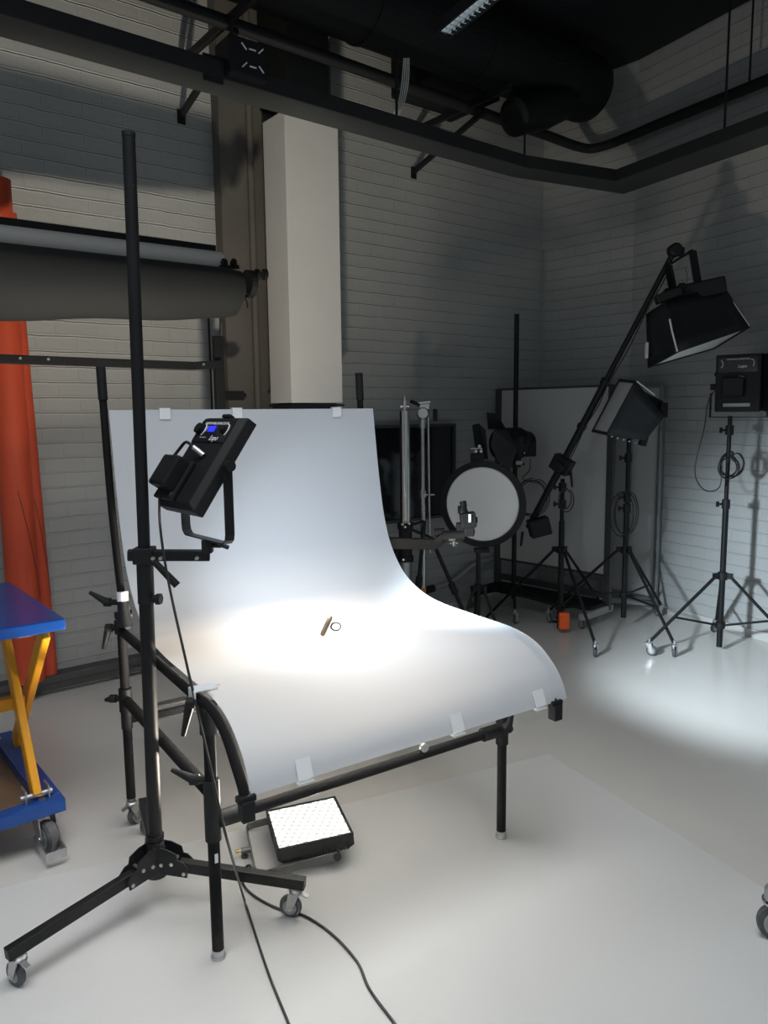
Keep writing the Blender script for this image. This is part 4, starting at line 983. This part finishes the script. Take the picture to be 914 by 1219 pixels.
# ------------------------------------------------------------------ boards in the corner
def board(name, label, a, b, z0, z1, zf0, postw, panelm, framem, foot=True, cat='whiteboard', posts=True):
    a, b = V((*a, 0)), V((*b, 0)); d = (b - a).normalized(); n_ = V((d.y, -d.x, 0))
    if n_.y > 0: n_ = -n_
    t = thing(name, label, cat, a)
    w = (b - a).length
    build('panel', MB().box((a + b) / 2 + Z * (z0 + z1) / 2, (w - postw * 1.2, .018, z1 - z0), d, n_, Z), panelm, t)
    f = MB().box((a + b) / 2 + Z * (z1 + .006), (w, .026, .018), d, n_, Z).box((a + b) / 2 + Z * (z0 - .006), (w, .026, .018), d, n_, Z)
    build('frame_rail', f, framem, t)
    if posts:
        for p in (a, b): build('post', MB().box(p + Z * (zf0 + (z1 + .012 - zf0) / 2), (postw, .035, z1 + .012 - zf0), d, n_, Z), framem, t, .003)
    return t, a, b, d, n_
wb, wa, wb_, wdv, wnn = board('whiteboard', 'large grey whiteboard on a wheeled frame across the corner', (.975, 6.44), (1.700, 5.68), .36, 1.78, .09, .055, M['whiteboard'], M['dgrey'])
for p, L_ in ((wa, .33), (wb_, .36)):
    build('foot_beam', MB().bar(p + wnn * L_ + Z * .10, p - wnn * .05 + Z * .10, .05, .05), M['grey' if p is wb_ else 'blackm'], wb, .004)
    caster(wb, p + wnn * (L_ - .03), 2.0, .9)
build('bottom_rail', MB().bar(wa + Z * .20, wb_ + Z * .20, .03, .05), M['dgrey'], wb, .003)
build('lower_shelf', MB().box((wa + wb_) / 2 + wnn * .10 + Z * .135, ((wb_ - wa).length, .26, .03), wdv, wnn, Z), M['blackm'], wb)
w2, a2_, b2_, d2_, n2_ = board('whiteboard', 'narrow pale whiteboard leaning against the right wall behind the tilted softbox', (1.86, 6.36), (2.155, 5.93), .12, 1.775, .04, .030, M['whiteboard'], M['alu'])
build('middle_stile', MB().box(a2_ + (b2_ - a2_) * .48 + n2_ * .012 + Z * .94, (.040, .02, 1.64), d2_, n2_, Z), M['alu'], w2)
build('foot_beam', MB().bar(b2_ + n2_ * .20 - d2_ * .35 + Z * .07, b2_ - n2_ * .0 + Z * .07, .05, .04), M['grey'], w2)
dk = thing('dark_wall_screen', 'large dark framed screen on the back wall behind the steel column', 'screen', W(2.65, .03, 1.13))
build('panel', MB().box(W(2.62, .03, 1.13), (1.2, .03, .73), wd, wn, Z), M['glassdark'], dk)
fr = MB(); 
for z in (.765, 1.50): fr.box(W(2.62, .04, z), (1.22, .05, .022), wd, wn, Z)
for s_ in (2.01, 3.225): fr.box(W(s_, .04, 1.13), (.022, .05, .757), wd, wn, Z)
build('frame', fr, M['dgrey'], dk)
lk = thing('low_cabinet', 'dark low cabinet under the wall screen behind the curved sheet', 'cabinet', W(2.12, .3, 0))
build('body', MB().box(W(2.12, .22, .32), (.50, .36, .60), wd, wn, Z), M['blackm'], lk, .006)
build('door', MB().box(W(2.12, .405, .32), (.44, .012, .54), wd, wn, Z), M['dgrey'], lk, .002)

# ------------------------------------------------------------------ chrome caster of something standing past the right edge
rcst = thing('caster_foot', 'grey caster with a chrome collar at the right frame edge', 'caster', fl(921, 1116))
cp = fl(922, 1118)
build('wheel', MB().lathe(cp + V((-.0, -.015, .058)), V((.2, 1, 0)), [(0, .045), (.004, .056), (.015, .058), (.026, .056), (.03, .045)], 36), M['rubber'], rcst)
build('wheel_disc', MB().lathe(cp + V((-.0, -.018, .058)), V((.2, 1, 0)), [(0, .038), (.004, .043), (.035, .043)], 30), M['grey'], rcst)
build('fork', MB().box(cp + V((.015, .0, .105)), (.06, .045, .03)), M['steel'], rcst, .008)
build('chrome_collar', MB().lathe(cp + V((.0, 0, .115)), Z, [(0, .036), (.004, .042), (.012, .042), (.016, .036)], 28), M['chrome'], rcst)
build('post', MB().lathe(cp + V((.0, 0, .13)), Z, [(0, .036), (.03, .036), (.05, .022), (.055, .012)], 28), M['alu'], rcst)

# ------------------------------------------------------------------ lights
def area(name, loc, d, sx, sy, power, c, spread=180):
    l = bpy.data.lights.new(name, 'AREA'); l.shape = 'RECTANGLE'; l.size = sx; l.size_y = sy; l.energy = power; l.color = c; l.spread = math.radians(spread)
    o = bpy.data.objects.new(name, l); col.objects.link(o); o.location = loc; o.rotation_euler = V(d).to_track_quat('-Z', 'Y').to_euler(); return o
def spotl(name, loc, d, power, c, ang, blend, rad):
    l = bpy.data.lights.new(name, 'SPOT'); l.energy = power; l.color = c; l.spot_size = math.radians(ang); l.spot_blend = blend; l.shadow_soft_size = rad
    o = bpy.data.objects.new(name, l); col.objects.link(o); o.location = loc; o.rotation_euler = V(d).to_track_quat('-Z', 'Y').to_euler(); return o
pl0 = pc0 + N1 * (pd / 2 + .02)
spotl('panel_lamp', pl0, spot - pl0, 400, (1.0, .93, .80), 17.5, .45, .02)
spotl('panel_spill', pl0, V((2.3, 4.35, .40)) - pl0, 800, (.78, .91, 1.0), 44, .9, .10)
spotl('floor_panel_lamp', fc + Z * .068 + fN * .05, fN, 430, (1.0, .88, .71), 138, .9, .09)
area('panel_lamp', pl0, N1, pw * .9, ph * .9, 3, (.80, .90, 1.0), 120)
# broad soft area light added overhead, standing in for unseen ceiling lights
area('studio_ceiling_lights', V((-.35, 1.0, 4.2)), V((-.05, .1, -1)), 2.6, 1.8, 38, (.97, .98, .97), 110)
wld = bpy.data.worlds.new('world'); scn.world = wld; wld.use_nodes = True
bg = wld.node_tree.nodes['Background']; bg.inputs[0].default_value = (.86, .95, 1.0, 1); bg.inputs[1].default_value = .24

scn.view_settings.view_transform = 'Standard'; scn.view_settings.look = 'None'
scn.view_settings.exposure = .17; scn.view_settings.gamma = 1; scn.view_settings.use_curve_mapping = False
scn.cycles.use_denoising = True; scn.cycles.max_bounces = 8; scn.cycles.diffuse_bounces = 5; scn.cycles.sample_clamp_indirect = 6
scn.cycles.caustics_reflective = False; scn.cycles.caustics_refractive = False
